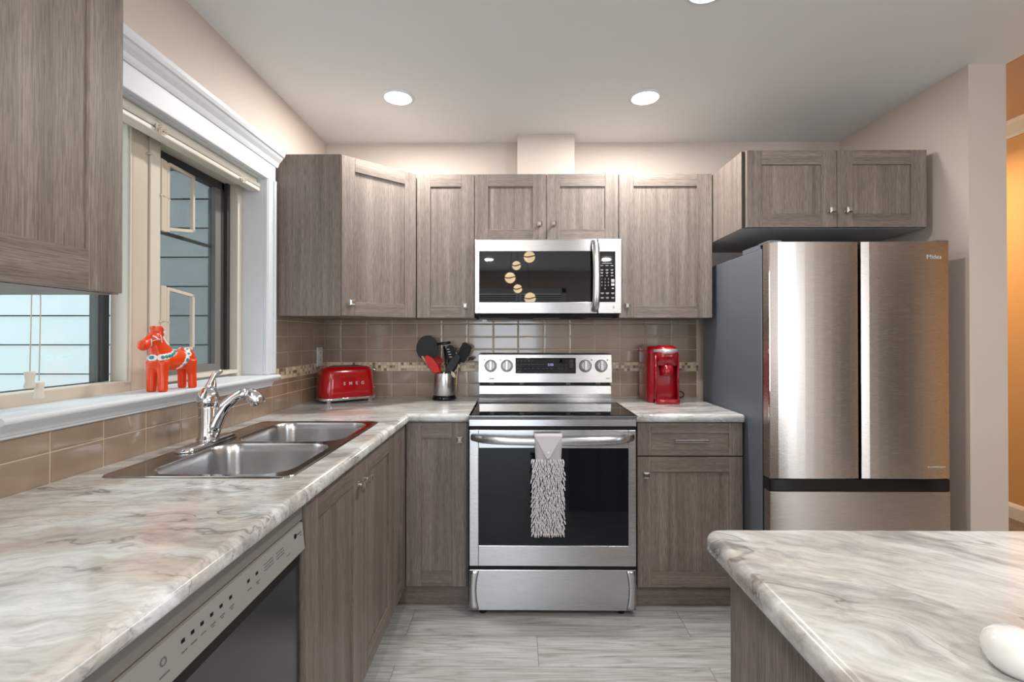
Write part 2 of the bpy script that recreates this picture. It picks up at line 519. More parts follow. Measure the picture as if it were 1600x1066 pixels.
class MB:
    """collects shapes given in world coordinates"""

    def __init__(self, xf=None):
        self.bm = bmesh.new()
        self.xf = xf

    def _merge(self, b, mat, smooth=False):
        if self.xf is not None:
            bmesh.ops.transform(b, matrix=self.xf, verts=b.verts)
            if self.xf.determinant() < 0:
                bmesh.ops.reverse_faces(b, faces=b.faces)
        for f in b.faces:
            if mat is not None:
                f.material_index = mat
            if smooth:
                f.smooth = True
        me = bpy.data.meshes.new('tmp')
        b.to_mesh(me)
        b.free()
        self.bm.from_mesh(me)
        bpy.data.meshes.remove(me)

    def box(self, x0, x1, y0, y1, z0, z1, mat=0, bev=0.0, seg=2, rot=None, smooth=False):
        b = bmesh.new()
        bmesh.ops.create_cube(b, size=1.0)
        bmesh.ops.scale(b, vec=(abs(x1-x0), abs(y1-y0), abs(z1-z0)), verts=b.verts)
        if bev > 0:
            bmesh.ops.bevel(b, geom=b.edges[:], offset=bev, segments=seg, profile=0.5, affect='EDGES')
        if rot is not None:
            bmesh.ops.transform(b, matrix=rot.to_4x4(), verts=b.verts)
        bmesh.ops.translate(b, vec=((x0+x1)/2, (y0+y1)/2, (z0+z1)/2), verts=b.verts)
        self._merge(b, mat, smooth)
        return self

    def cyl(self, p0, p1, r0, r1=None, mat=0, n=24, bev=0.0, smooth=True):
        r1 = r0 if r1 is None else r1
        p0, p1 = V(p0), V(p1)
        d = p1-p0
        b = bmesh.new()
        bmesh.ops.create_cone(b, cap_ends=True, segments=n, radius1=r0, radius2=r1, depth=d.length)
        if bev > 0:
            es = [e for e in b.edges if abs(e.verts[0].co.z-e.verts[1].co.z) < 1e-6]
            bmesh.ops.bevel(b, geom=es, offset=bev, segments=2, profile=0.5, affect='EDGES')
        q = d.to_track_quat('Z', 'Y').to_matrix().to_4x4()
        q.translation = (p0+p1)/2
        bmesh.ops.transform(b, matrix=q, verts=b.verts)
        for f in b.faces:
            f.smooth = smooth and len(f.verts) <= 4
        self._merge(b, mat)
        return self

    def sphere(self, c, r, mat=0, scale=(1, 1, 1), n=16, rot=None):
        b = bmesh.new()
        bmesh.ops.create_uvsphere(b, u_segments=n*2, v_segments=n, radius=r)
        bmesh.ops.scale(b, vec=scale, verts=b.verts)
        if rot is not None:
            bmesh.ops.transform(b, matrix=rot.to_4x4(), verts=b.verts)
        bmesh.ops.translate(b, vec=c, verts=b.verts)
        self._merge(b, mat, True)
        return self

    def tube(self, pts, rad, mat=0, n=12, cap=True, squash=None, upref=V((0, 0, 1))):
        """swept tube; rad scalar or list; squash=(a,b) ellipse factors"""
        pts = [V(p) for p in pts]
        if not isinstance(rad, (list, tuple)):
            rad = [rad]*len(pts)
        b = bmesh.new()
        rings = []
        prev = None
        for i, p in enumerate(pts):
            t = (pts[min(i+1, len(pts)-1)]-pts[max(i-1, 0)]).normalized()
            if prev is None:
                ref = upref if abs(t.dot(upref)) < 0.95 else V((1, 0, 0))
                a = (ref - t*ref.dot(t)).normalized()
            else:
                a = (prev - t*prev.dot(t)).normalized()
            prev = a
            c = t.cross(a)
            sa, sb = squash if squash else (1, 1)
            ring = [b.verts.new(p + (a*cos(2*pi*k/n)*sa + c*sin(2*pi*k/n)*sb)*rad[i]) for k in range(n)]
            rings.append(ring)
        for r0, r1 in zip(rings, rings[1:]):
            for k in range(n):
                b.faces.new((r0[k], r0[(k+1) % n], r1[(k+1) % n], r1[k]))
        if cap:
            b.faces.new(rings[0][::-1])
            b.faces.new(rings[-1])
        bmesh.ops.recalc_face_normals(b, faces=b.faces)
        self._merge(b, mat, True)
        return self

    def lathe(self, prof, c, mat=0, n=40, axis='z'):
        """prof: list of (r, h)"""
        b = bmesh.new()
        rings = []
        for r, h in prof:
            ring = []
            for k in range(n):
                a = 2*pi*k/n
                v = V((r*cos(a), r*sin(a), h))
                if axis == 'y':
                    v = V((v.x, -v.z, v.y))
                elif axis == 'x':
                    v = V((v.z, v.y, -v.x))
                ring.append(b.verts.new(V(c)+v))
            rings.append(ring)
        for r0, r1 in zip(rings, rings[1:]):
            for k in range(n):
                b.faces.new((r0[k], r0[(k+1) % n], r1[(k+1) % n], r1[k]))
        if prof[0][0] > 1e-5:
            b.faces.new(rings[0][::-1])
        if prof[-1][0] > 1e-5:
            b.faces.new(rings[-1])
        bmesh.ops.remove_doubles(b, verts=b.verts, dist=1e-6)
        bmesh.ops.recalc_face_normals(b, faces=b.faces)
        self._merge(b, mat, True)
        return self

    def prism(self, pts, direction, mat=0, bev=0.0, seg=2, smooth=False):
        """planar polygon pts extruded along direction"""
        b = bmesh.new()
        vs = [b.verts.new(V(p)) for p in pts]
        f = b.faces.new(vs)
        r = bmesh.ops.extrude_face_region(b, geom=[f])
        bmesh.ops.translate(b, vec=V(direction), verts=[e for e in r['geom'] if isinstance(e, bmesh.types.BMVert)])
        bmesh.ops.recalc_face_normals(b, faces=b.faces)
        if bev > 0:
            es = [e for e in b.edges if e.calc_face_angle(0) > 0.6]
            bmesh.ops.bevel(b, geom=es, offset=bev, segments=seg, profile=0.5, affect='EDGES')
        self._merge(b, mat, smooth)
        return self

    def loft(self, rings, mat=0, cap0=True, cap1=True, smooth=True, flip=False):
        b = bmesh.new()
        rs = [[b.verts.new(V(p)) for p in r] for r in rings]
        n = len(rs[0])
        for r0, r1 in zip(rs, rs[1:]):
            for k in range(n):
                f = (r0[k], r0[(k+1) % n], r1[(k+1) % n], r1[k])
                b.faces.new(f)
        if cap0:
            b.faces.new(rs[0][::-1])
        if cap1:
            b.faces.new(rs[-1])
        bmesh.ops.recalc_face_normals(b, faces=b.faces)
        if flip:
            bmesh.ops.reverse_faces(b, faces=b.faces)
        for f in b.faces:
            f.smooth = smooth and len(f.verts) == 4
        self._merge(b, mat)
        return self

    def poly(self, pts, mat=0):
        b = bmesh.new()
        b.faces.new([b.verts.new(V(p)) for p in pts])
        self._merge(b, mat)
        return self

    def build(self, name, mats, parent=None, autosmooth=None):
        if not isinstance(mats, (list, tuple)):
            mats = [mats]
        me = bpy.data.meshes.new(name)
        if parent is not None:
            off = world_loc(parent)
            bmesh.ops.translate(self.bm, vec=-off, verts=self.bm.verts)
        self.bm.to_mesh(me)
        self.bm.free()
        for mt in mats:
            me.materials.append(mt)
        o = bpy.data.objects.new(name, me)
        COL.objects.link(o)
        if parent is not None:
            o.parent = parent
        return o


def rrect(cx, cy, hx, hy, r, z, n=8):
    """rounded rectangle loop, counter-clockwise, in a horizontal plane"""
    pts = []
    for (sx, sy, a0) in ((1, 1, 0), (-1, 1, 90), (-1, -1, 180), (1, -1, 270)):
        for k in range(n+1):
            a = radians(a0+90*k/n)
            pts.append(V((cx+sx*(hx-r)+r*cos(a), cy+sy*(hy-r)+r*sin(a), z)))
    return pts


def text_obj(body, size, origin, xdir, ydir, mat, name, parent, extrude=0.0004, align='CENTER', weight=0.0):
    cu = bpy.data.curves.new('t', 'FONT')
    cu.body = body
    cu.size = size
    cu.align_x = align
    cu.align_y = 'CENTER'
    cu.extrude = extrude
    cu.offset = weight
    cu.resolution_u = 3
    to = bpy.data.objects.new('t', cu)
    COL.objects.link(to)
    dg = bpy.context.evaluated_depsgraph_get()
    me = bpy.data.meshes.new_from_object(to.evaluated_get(dg))
    bpy.data.objects.remove(to, do_unlink=True)
    bpy.data.curves.remove(cu)
    xd, yd = V(xdir).normalized(), V(ydir).normalized()
    zd = xd.cross(yd)
    mt = Matrix((xd, yd, zd)).transposed().to_4x4()
    mt.translation = V(origin) - (world_loc(parent) if parent else V((0, 0, 0)))
    me.transform(mt)
    me.name = name
    me.materials.clear()
    me.materials.append(mat)
    o = bpy.data.objects.new(name, me)
    COL.objects.link(o)
    if parent:
        o.parent = parent
    return o


def structure(o):
    o['kind'] = 'structure'
    return o


def frame_xf(origin, u, n):
    """local x = u (width), local y = -n (into the cabinet), z up; door front at y=0"""
    u, n = V(u).normalized(), V(n).normalized()
    mt = Matrix((u, -n, V((0, 0, 1)))).transposed().to_4x4()
    mt.translation = V(origin)
    return mt


WRAIL = {'x': 'wx', 'y': 'wy', 'd': 'wd'}


def shaker(parent, origin, u, n, w, z0, z1, axis='x', stile=0.068, top=None, bot=None, name='door', gap=0.0015, horizontal_panel=False, t=0.019, rec=0.007):
    """shaker door: two stiles, two rails and a recessed centre panel"""
    xf = frame_xf(origin, u, n)
    top = stile if top is None else top
    bot = stile if bot is None else bot
    b = MB(xf)
    x0, x1 = gap, w-gap
    z0 += gap
    z1 -= gap
    e = 0.0009
    b.box(x0, x0+stile, 0, t, z0, z1, 0, e, 1)
    b.box(x1-stile, x1, 0, t, z0, z1, 0, e, 1)
    b.box(x0+stile+.0002, x1-stile-.0002, 0, t, z1-top, z1, 1, e, 1)
    b.box(x0+stile+.0002, x1-stile-.0002, 0, t, z0, z0+bot, 1, e, 1)
    b.box(x0+stile-.002, x1-stile+.002, rec, t-.001, z0+bot-.002, z1-top+.002, 1 if horizontal_panel else 0)
    return b.build(name, [M['wz'], M[WRAIL[axis]]], parent)


def knob(parent, origin, u, n, x, z, s=0.0135):
    xf = frame_xf(origin, u, n)
    b = MB(xf)
    b.cyl((x, 0.0005, z), (x, -0.018, z), 0.006, 0.0052, n=14)
    b.box(x-s*.8, x+s*.8, -.0025, 0.0004, z-s*.8, z+s*.8, 0, .0006, 1)
    # square head with a raised, smaller face
    def sq(h, y):
        return [(x-h, y, z-h), (x+h, y, z-h), (x+h, y, z+h), (x-h, y, z+h)]
    b.loft([sq(s*.75, -.016), sq(s, -.0185), sq(s, -.0235), sq(s*.86, -.0245), sq(s*.50, -.0275), sq(s*.42, -.0275)], smooth=False)
    return b.build('knob', M['nickel'], parent)


# ================================================================== SETTING
b = MB(); b.box(-1.30, XH+.15, YB-.15, D+3.0, -0.12, 0.0)
structure(b.build('floor', M['floor']))
b = MB(); b.box(2.35, XH, 2.05, D+2.9, 0.0, 0.006)
structure(b.build('floor_hall', M['hall_floor']))
# back wall
b = MB(); b.box(L-.14, R2, D, D+.12, 0, C+.2)
structure(b.build('wall_back', M['wall']))
# left wall with the window opening
OY0, OY1, OZ0, OZ1 = 1.00, 2.144, 1.078, 1.992
b = MB()
xw0 = L-.155
b.box(xw0, L, YB-.1, OY0, 0, C+.2)
b.box(xw0, L, OY1, D, 0, C+.2)
b.box(xw0, L, OY0, OY1, 0, OZ0)
b.box(xw0, L, OY0, OY1, OZ1, C+.2)
structure(b.build('wall_left', M['wall']))
# right wall stub
b = MB(); b.box(R, R2, RE, D, 0, C+.35)
structure(b.build('wall_right', M['wall']))
b = MB(); b.box(R2-.12, R2, D, D+3.0, 0, CH)
structure(b.build('wall_hall_left', M['wall']))
b = MB(); b.box(XH, XH+.12, .14, D+3.0, 0, CH)
structure(b.build('wall_hall', M['hall_wall']))
b = MB(); b.box(XH, XH+.12, YB, .14, 0, CH)
structure(b.build('wall_dining', M['wall']))
b = MB(); b.box(R2-.12, XH+.12, D+2.9, D+3.0, 0, CH)
structure(b.build('wall_hall_end', M['hall_wall']))
# rear wall with window opening
b = MB()
b.box(L-.1, -.72, YB-.12, YB, 0, CH); b.box(.82, XH+.1, YB-.12, YB, 0, CH)
b.box(-.72, .82, YB-.12, YB, 0, .38); b.box(-.72, .82, YB-.12, YB, 2.05, CH)
structure(b.build('wall_rear', M['wall']))
# ceilings
b = MB(); b.box(L-.1, R2, YB, D+.1, C, C+.06)
structure(b.build('ceiling', M['ceiling']))
b = MB(); b.box(R2-.12, XH+.1, YB, D+3.0, CH, CH+.06)
structure(b.build('ceiling_hall', M['hall_ceiling']))
b = MB(); b.box(R2, R2+.012, YB, RE, C, CH)
structure(b.build('trim_bulkhead', M['hall_wall']))
# range duct chase above the wall cabinets
b = MB(); b.box(0.010, 0.337, 2.735, D, 2.12, C)
structure(b.build('wall_chase', M['wall']))
# hall baseboard and crown
b = MB()
b.prism([(XH, 2.0, 0.006), (XH-.016, 2.0, 0.006), (XH-.016, 2.0, .085), (XH-.010, 2.0, .098), (XH-.004, 2.0, .108), (XH, 2.0, .110)], (0, 3.5, 0))
structure(b.build('baseboard_hall', M['trim']))
b = MB()
b.prism([(XH, 1.9, 2.66), (XH-.012, 1.9, 2.66), (XH-.018, 1.9, 2.68), (XH-.045, 1.9, 2.71), (XH-.07, 1.9, 2.735), (XH-.08, 1.9, CH), (XH, 1.9, CH)], (0, 3.6, 0))
structure(b.build('trim_hall_crown', M['trim']))

# ---- kitchen window: casing, head cornice, sill
b = MB()
b.box(L, L+.020, OY1, OY1+.068, 1.10, 1.992, 0, .004)
b.box(L+.019, L+.028, OY1+.050, OY1+.068, 1.10, 1.992, 0, .002)
b.box(L+.019, L+.024, OY1+.004, OY1+.016, 1.10, 1.992, 0, .002)
structure(b.build('trim_casing_right', M['trim']))
b = MB()
b.box(L, L+.022, OY0-.0, OY1+.068, 1.985, 2.075, 0, .003)
b.prism([(L, 0.995, 2.06), (L+.026, 0.995, 2.06), (L+.030, .995, 2.068), (L+.034, .995, 2.080), (L+.046, .995, 2.094), (L+.052, .995, 2.104), (L+.058, .995, 2.108), (L+.062, .995, 2.120), (L+.062, .995, 2.134), (L, .995, 2.134)], (0, 1.228, 0))
structure(b.build('trim_head_cornice', M['trim']))
b = MB()   # jamb liners
b.box(L-.092, L+.001, OY1-.004, OY1+.006, 1.10, 1.985)
b.box(L-.092, L+.001, OY0, OY0+.008, 1.10, 1.985)
b.box(L-.092, L+.001, OY0, OY1, 1.982, 1.992)
structure(b.build('trim_jamb', M['trim']))
b = MB()   # sill with rounded nosing and moulded apron
prof = [(L-.095, 1.078), (L+.0, 1.078), (L+.0, 1.044), (L+.012, 1.044), (L+.016, 1.047), (L+.016, 1.052), (L+.021, 1.054), (L+.024, 1.061), (L+.030, 1.068), (L+.036, 1.070), (L+.036, 1.0755), (L+.045, 1.0765), (L+.046, 1.081)]
for k in range(7):
    a = -pi/2+pi*k/6
    prof.append((L+.052+.0085*cos(a), 1.0905+.0085*sin(a)))
prof += [(L-.095, 1.099)]
b.prism([(p[0], OY0+.001, p[1]) for p in prof], (0, 2.190-OY0, 0))
o = b.build('trim_sill', M['trim'])
structure(o)

# ---- window units
XF = -1.228    # inner face of the vinyl frame


def bar(b, x0, x1, y0, y1, z0, z1, mat=0, bev=.003):
    b.box(x0, x1, y0, y1, z0, z1, mat, bev)


w1 = MB()
zb, zt = 1.098, 1.985
bar(w1, XF-.055, XF, OY0+.006, OY0+.046, zb, zt)
bar(w1, XF-.055, XF-.004, OY0+.04, 1.53, zb, 1.132)
bar(w1, XF-.055, XF-.004, OY0+.04, 1.53, 1.945, zt)
bar(w1, XF-.055, XF, 1.502, 1.522, zb+.028, zt, 1)
bar(w1, XF-.055, XF+.004, 1.508, 1.5125, zb+.03, zt, 1, .001)
bar(w1, XF-.055, XF, 1.522, 1.575, zb, zt)
o1 = w1.build('window_1', [M['tan'], M['tan_light']])
structure(o1)
d1 = MB()
bar(d1, XF-.085, XF-.056, 1.487, 1.502, 1.132, 1.945, 0, .001)
bar(d1, XF-.085, XF-.07, OY0+.046, 1.502, 1.125, 1.133, 0, .001)
bar(d1, XF-.085, XF-.056, 1.462, 1.472, 1.132, 1.945, 0, .001)
d1.build('window_frame', [M['dark_frame']], o1)
g = MB(); g.box(XF-.062, XF-.058, OY0+.046, 1.502, 1.13, 1.947)
g.build('pane', M['glass'], o1)

w2 = MB()
bar(w2, XF-.055, XF-.004, 1.575, 1.592, zb, zt)
bar(w2, XF-.055, XF+.002, 1.594, 1.641, zb+.02, zt, 1)
bar(w2, XF-.055, XF, 2.104, 2.141, zb, zt, 1)
bar(w2, XF-.055, XF, 1.641, 2.104, 1.112, 1.128, 1, .002)
bar(w2, XF-.055, XF-.03, 1.60, 2.104, zb, 1.112)
bar(w2, XF-.055, XF, 1.641, 2.104, 1.945, zt, 1)
w2.cyl((XF-.0, 1.592, 1.885), (XF+.010, 1.594, 1.885), .002, mat=0, n=8)
w2.cyl((XF-.02, 1.585, 1.885), (XF+.012, 1.585, 1.885), .004, mat=0, n=8)
o2 = w2.build('window_2', [M['tan'], M['tan_light']])
structure(o2)
d2 = MB()
bar(d2, XF-.085, XF-.05, 2.066, 2.104, 1.128, 1.945, 0, .002)
bar(d2, XF-.085, XF-.05, 1.641, 2.104, 1.912, 1.945, 0, .002)
bar(d2, XF-.07, XF-.035, 2.085, 2.104, 1.128, 1.945, 0, .002)
d2.build('window_frame', [M['dark_frame']], o2)
s2 = MB()
bar(s2, XF-.08, XF-.052, 2.028, 2.066, 1.155, 1.912, 0, .002)
bar(s2, XF-.08, XF-.052, 1.641, 2.066, 1.128, 1.158, 0, .002)
bar(s2, XF-.11, XF-.083, 2.066, 2.084, 1.128, 1.92, 0, .002)
bar(s2, XF-.082, XF-.073, 1.645, 2.030, 1.650, 1.664, 0, .002)
s2.build('sash', [M['grey_frame']], o2)
g = MB(); g.box(XF-.094, XF-.090, 1.63, 2.09, 1.128, 1.93)
g.build('pane', M['glass'], o2)
g = MB(); g.box(XF-.0705, XF-.0695, 1.641, 2.03, 1.155, 1.915)
g.build('insect_screen', M['screen'], o2)


def fold_frame(za0, za1, zb0, zb1):
    """small pale hinged frame swung out from the mullion (z at hinge, z at free end)"""
    f = MB()
    p0, p1 = V((XF+.006, 1.641, 0)), V((XF-.034, 1.872, 0))
    d = (p1-p0)
    th = 0.012
    nrm = V((-d.y, d.x, 0)).normalized()*th

    def quad(s0, s1, lo0, hi0, lo1, hi1):
        a, c = p0+d*s0, p0+d*s1
        f.prism([a+V((0, 0, lo0)), c+V((0, 0, lo1)), c+V((0, 0, hi1)), a+V((0, 0, hi0))], nrm, bev=.0015)
    wv = .012
    quad(0, .14, za0, za1, za0, za1)
    quad(.145, .22, za0+wv*.3, za1-wv*.3, za0+wv*.3, za1-wv*.3)
    def zl(s): return za0+(zb0-za0)*s
    def zh(s): return za1+(zb1-za1)*s
    quad(.22, 1, zl(.22), zl(.22)+wv, zl(1), zl(1)+wv)
    quad(.22, 1, zh(.22)-wv, zh(.22), zh(1)-wv, zh(1))
    quad(.93, 1, zl(.93), zh(.93), zl(1), zh(1))
    quad(-.02, .24, za0+(za1-za0)*.47, za0+(za1-za0)*.50, za0+(za1-za0)*.47, za0+(za1-za0)*.50)
    return f


fold_frame(1.640, 1.890, 1.681, 1.904).build('folding_frame', M['tan'], o2)
fold_frame(1.205, 1.450, 1.222, 1.438).build('folding_frame', M['tan'], o2)

# ---- neighbouring lap-sided wall seen through the window
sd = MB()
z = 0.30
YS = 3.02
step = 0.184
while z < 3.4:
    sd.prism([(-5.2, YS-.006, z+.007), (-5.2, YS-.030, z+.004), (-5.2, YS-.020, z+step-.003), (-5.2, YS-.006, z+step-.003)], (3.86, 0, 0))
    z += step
sd.box(-5.2, -1.34, YS, YS+.1, -.3, 3.5, 1)  # dark backing paints the shade lines under the laps
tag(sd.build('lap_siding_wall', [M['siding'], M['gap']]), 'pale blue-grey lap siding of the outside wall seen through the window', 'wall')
sd = MB(); sd.box(-6.2, -1.36, .2, 6.0, -.5, -.3)
structure(sd.build('floor_ground_outside', M['hall_wall']))

# ================================================================== BACKSPLASH
TW, TH_ = 0.1513, 0.0768
T0Y = 1.157


def tiles(name, wall, a0, a1, rows, first, label, cut=None):
    """rows of bevelled tiles over a grout bed; wall 'back' or 'left'"""
    g = MB(); t = MB(); mo = MB()

    def P(a, dep, z):
        return (a, D-dep, z) if wall == 'back' else (L+dep, a, z)

    def block(bb, x0, x1, z0, z1, d0, d1, mat=0, bev=.0016, seg=1):
        p, q = P(x0, d0, z0), P(x1, d1, z1)
        bb.box(min(p[0], q[0]), max(p[0], q[0]), min(p[1], q[1]), max(p[1], q[1]), min(p[2], q[2]), max(p[2], q[2]), mat, bev, seg)

    def pillow(x0, x1, z0, z1):
        if x1-x0 < .008 or z1-z0 < .006:
            return
        e = min(.006, (x1-x0)*.3, (z1-z0)*.3)
        o_ = [(x0, z0), (x1, z0), (x1, z1), (x0, z1)]
        mid = [(x0+.0012, z0+.0012), (x1-.0012, z0+.0012), (x1-.0012, z1-.0012), (x0+.0012, z1-.0012)]
        inn = [(x0+e, z0+e), (x1-e, z0+e), (x1-e, z1-e), (x0+e, z1-e)]
        t.loft([[P(a, 0.001, zz) for a, zz in o_], [P(a, .0056, zz) for a, zz in o_], [P(a, .0066, zz) for a, zz in mid], [P(a, .0069, zz) for a, zz in inn]], smooth=False)
    gz0, gz1 = rows[0][0], rows[-1][1]
    gp, gq = P(a0, 0.0, gz0), P(a1, .0046, gz1)
    k0 = math.floor((a0-first)/TW)
    for (z0, z1, kind) in rows:
        ax0, ax1 = a0, a1
        if cut and z0 > cut[1]-.001:
            ax0 = cut[0]
        block(g, ax0, ax1, z0, z1, 0, .0046, 0, 0)
        if kind == 't':
            k = k0
            while first+k*TW < ax1:
                x0 = max(ax0, first+k*TW+.0019)
                x1 = min(ax1, first+(k+1)*TW-.0019)
                if x1 > x0:
                    pillow(x0, x1, z0+.0017, z1-.0017)
                k += 1
        else:
            n = 3
            s = (z1-z0)/n
            x = ax0
            while x < ax1-.004:
                for r in range(n):
                    block(mo, x+.0008, min(x+s-.0008, ax1), z0+r*s+.0008, z0+(r+1)*s-.0008, .001, .0068, random.choice([0, 0, 0, 1, 1, 2, 3]), .0006)
                x += s
    root = thing(name, P((a0+a1)/2, 0, gz0), label, 'backsplash')
    g.build('grout', M['grout'], root)
    t.build('wall_tiles', M['tile'], root)
    mo.build('mosaic_band', [M['mos0'], M['mos1'], M['mos2'], M['mos3']], root)
    return root


Z1, Z2, Z3 = CT+TH_, CT+2*TH_, CT+2*TH_+.0512
rows = [(CT, Z1, 't'), (Z1, Z2, 't'), (Z2, Z3, 'm'), (Z3, Z3+TH_, 't'), (Z3+TH_, Z3+2*TH_, 't'), (Z3+2*TH_, Z3+3*TH_, 't'), (Z3+3*TH_, 1.385, 't')]
tiles('tile_backsplash', 'back', L+.009, 1.085, rows, -1.0422, 'taupe glazed tile backsplash with mosaic band behind the range and red appliances')
rows_l = [(CT, Z1, 't'), (Z1, 1.044, 't'), (1.044, Z2, 't'), (Z2, Z3, 'm')] + rows[3:]
# left wall: low under the window, full height beyond its casing
tiles('tile_backsplash', 'left', 0.30, D-.009, rows_l, T0Y, 'taupe glazed tile backsplash running below the window on the left wall', cut=(2.2125, 1.044))

# outlet
t = thing('wall_outlet', (L+.0085, 2.742, 1.155), 'white outlet plate on the left wall tiles beside the toaster', 'outlet')
b = MB(); b.box(L+.0085, L+.0145, 2.704, 2.780, 1.100, 1.212, 0, .003)
b.build('cover_plate', M['white_plastic'], t)
b = MB()
for zc in (1.136, 1.176):
    b.box(L+.0143, L+.0162, 2.725, 2.759, zc-.015, zc+.015, 0, .002)
    b.box(L+.0161, L+.0164, 2.733, 2.735, zc-.002, zc+.008, 1)
    b.box(L+.0161, L+.0164, 2.748, 2.750, zc-.002, zc+.008, 1)
b.build('socket', [M['white_plastic'], M['black']], t)

# ================================================================== COUNTERTOPS


def offset_poly(pts, dist):
    """inward offset with a distance per edge (edge i = pts[i]->pts[i+1]), CCW polygon"""
    n = len(pts)
    out = []
    for i in range(n):
        p0, p1, p2 = V(pts[i-1]), V(pts[i]), V(pts[(i+1) % n])
        d0, d1 = (p1-p0).normalized(), (p2-p1).normalized()
        n0, n1 = V((-d0.y, d0.x)), V((-d1.y, d1.x))
        a, bb = dist[i-1], dist[i]
        cr = d0.x*d1.y-d0.y*d1.x
        if abs(cr) < 1e-5:
            out.append(p1+n1*bb)
        else:
            q0, q1 = p1+n0*a, p1+n1*bb
            tt = ((q1-q0).x*d1.y-(q1-q0).y*d1.x)/cr
            out.append(q0+d0*tt)
    return out


def countertop(name, pts, free, mat, label, hole=None, th=0.038):
    """free[i]: edge i is exposed and rolled over"""
    prof = [(.010, -th), (.004, -th+.001), (0.0005, -th+.006), (0.0, -th+.014)]
    for k in range(0, 7):
        a = pi/2*k/6
        prof.append((.017*(1-cos(a)), -.017+.017*sin(a)))
    bm_ = bmesh.new()
    rings = []
    for off, dz in prof:
        pp = offset_poly([V(p) for p in pts], [off if f else 0.0 for f in free])
        rings.append([bm_.verts.new((p.x, p.y, CT+dz)) for p in pp])
    n = len(pts)
    for r0, r1 in zip(rings, rings[1:]):
        for k in range(n):
            f = bm_.faces.new((r0[k], r0[(k+1) % n], r1[(k+1) % n], r1[k]))
            f.smooth = True
    holes = []
    if hole:
        hl = rrect(*hole, CT)
        ht = [bm_.verts.new(p) for p in hl]
        hb = [bm_.verts.new(p-V((0, 0, th))) for p in hl]
        m_ = len(ht)
        for k in range(m_):
            bm_.faces.new((ht[k], ht[(k+1) % m_], hb[(k+1) % m_], hb[k]))
        holes = [ht, hb]
    bm_.edges.ensure_lookup_table()

    def loop_edges(vs):
        es = []
        for k in range(len(vs)):
            e = bm_.edges.get((vs[k], vs[(k+1) % len(vs)]))
            es.append(e)
        return es
    for ring, h in ((rings[-1], 0), (rings[0], 1)):
        es = loop_edges(ring)
        if holes:
            es += loop_edges(holes[h])
        bmesh.ops.triangle_fill(bm_, edges=es, use_beauty=True)
    bmesh.ops.recalc_face_normals(bm_, faces=bm_.faces)
    b = MB()
    b.bm.free()
    b.bm = bm_
    o = b.build(name, mat)
    # local origin at the top centre of the outline
    return tag(o, label, 'countertop')


SX0, SX1, SY0, SY1 = -1.062, -.568, 1.205, 2.003
XL_ = -.4928
YF = 2.2134
pts = [(L, -.40), (XL_, -.40), (XL_, YF), (-.2150, YF), (-.2150, D), (L, D)]
free = [True, True, True, False, False, False]
countertop('countertop', pts, free, M['marble'], 'marbled beige and grey laminate countertop running below the window and around the corner',
           hole=((SX0+SX1)/2, (SY0+SY1)/2, (SX1-SX0)/2-.012, (SY1-SY0)/2-.012, .03))
pts = [(.5495, YF), (1.052, YF), (1.060, YF+.008), (1.060, D), (.5495, D)]
countertop('countertop', pts, [True, True, True, False, False], M['marble'], 'short marbled laminate countertop under the red coffee maker, between range and refrigerator')
ix0, iy1, ra = .350, .905, .030
pts = [(ix0, -.60), (1.75, -.60), (1.75, iy1)]
for k in range(7):
    a = pi/2+pi/2*k/6
    pts.append((ix0+ra+ra*cos(a), iy1-ra+ra*sin(a)))
countertop('countertop', pts, [True]*len(pts), M['marble2'], 'marbled off-white and grey laminate island countertop at the lower right')

# ================================================================== CABINETS
# corner wall cabinet (diagonal door)
zu0, zu1 = 1.371, 2.137
A = V((-.8248, 2.254, 0)); B_ = V((-.5275, 2.5348, 0))
t = thing('wall_cabinet', (-.85, 2.6, zu0), 'grey-brown corner wall cabinet with a diagonal door above the red toaster', 'cabinet')
ud = (B_-A).normalized(); nd = V((ud.y, -ud.x, 0))
b = MB()
off = nd*(-.020)
pa, pb = A+off, B_+off
poly = [(L+.0005, 2.254, zu0), (A.x-.001, 2.254, zu0), (pa.x, pa.y, zu0), (pb.x-.001, pb.y, zu0), (-.5285, D-.0005, zu0), (L+.0005, D-.0005, zu0)]
b.prism(poly, (0, 0, zu1-zu0), bev=.0006, seg=1)
b.build('cabinet_body', M['wz'], t)
dl = (B_-A).length
dr = shaker(t, A, ud, nd, dl, zu0, zu1, 'd', stile=.067)
knob(dr, A, ud, nd, .047, 1.436)


def upper(x0, x1, z0, z1, yf, label, doors, knobs, name='wall_cabinet', body_y1=D, under=False, stile=.070):
    t = thing(name, ((x0+x1)/2, (yf+body_y1)/2, z0), label, 'cabinet')
    b = MB()
    b.box(x0+.0006, x1-.0006, yf+.020, body_y1-.0005, z0, z1, 0, .0006, 1)
    if under:
        b.box(x0+.004, x1-.004, yf+.024, body_y1-.01, z0-.0008, z0+.001, 1)
    b.box(x0+.003, x1-.003, yf+.0175, yf+.0205, z0+.002, z1-.002, 2)
    b.build('cabinet_body', [M['wz'], M['under'], M['gap']], t)
    for (a, c), kn in zip(doors, knobs):
        dr = shaker(t, V((a, yf, 0)), (1, 0, 0), (0, -1, 0), c-a, z0, z1, 'x', stile=stile, top=.066, bot=.062)
        if kn:
            knob(dr, V((a, yf, 0)), (1, 0, 0), (0, -1, 0), kn[0]-a, kn[1])
    return t


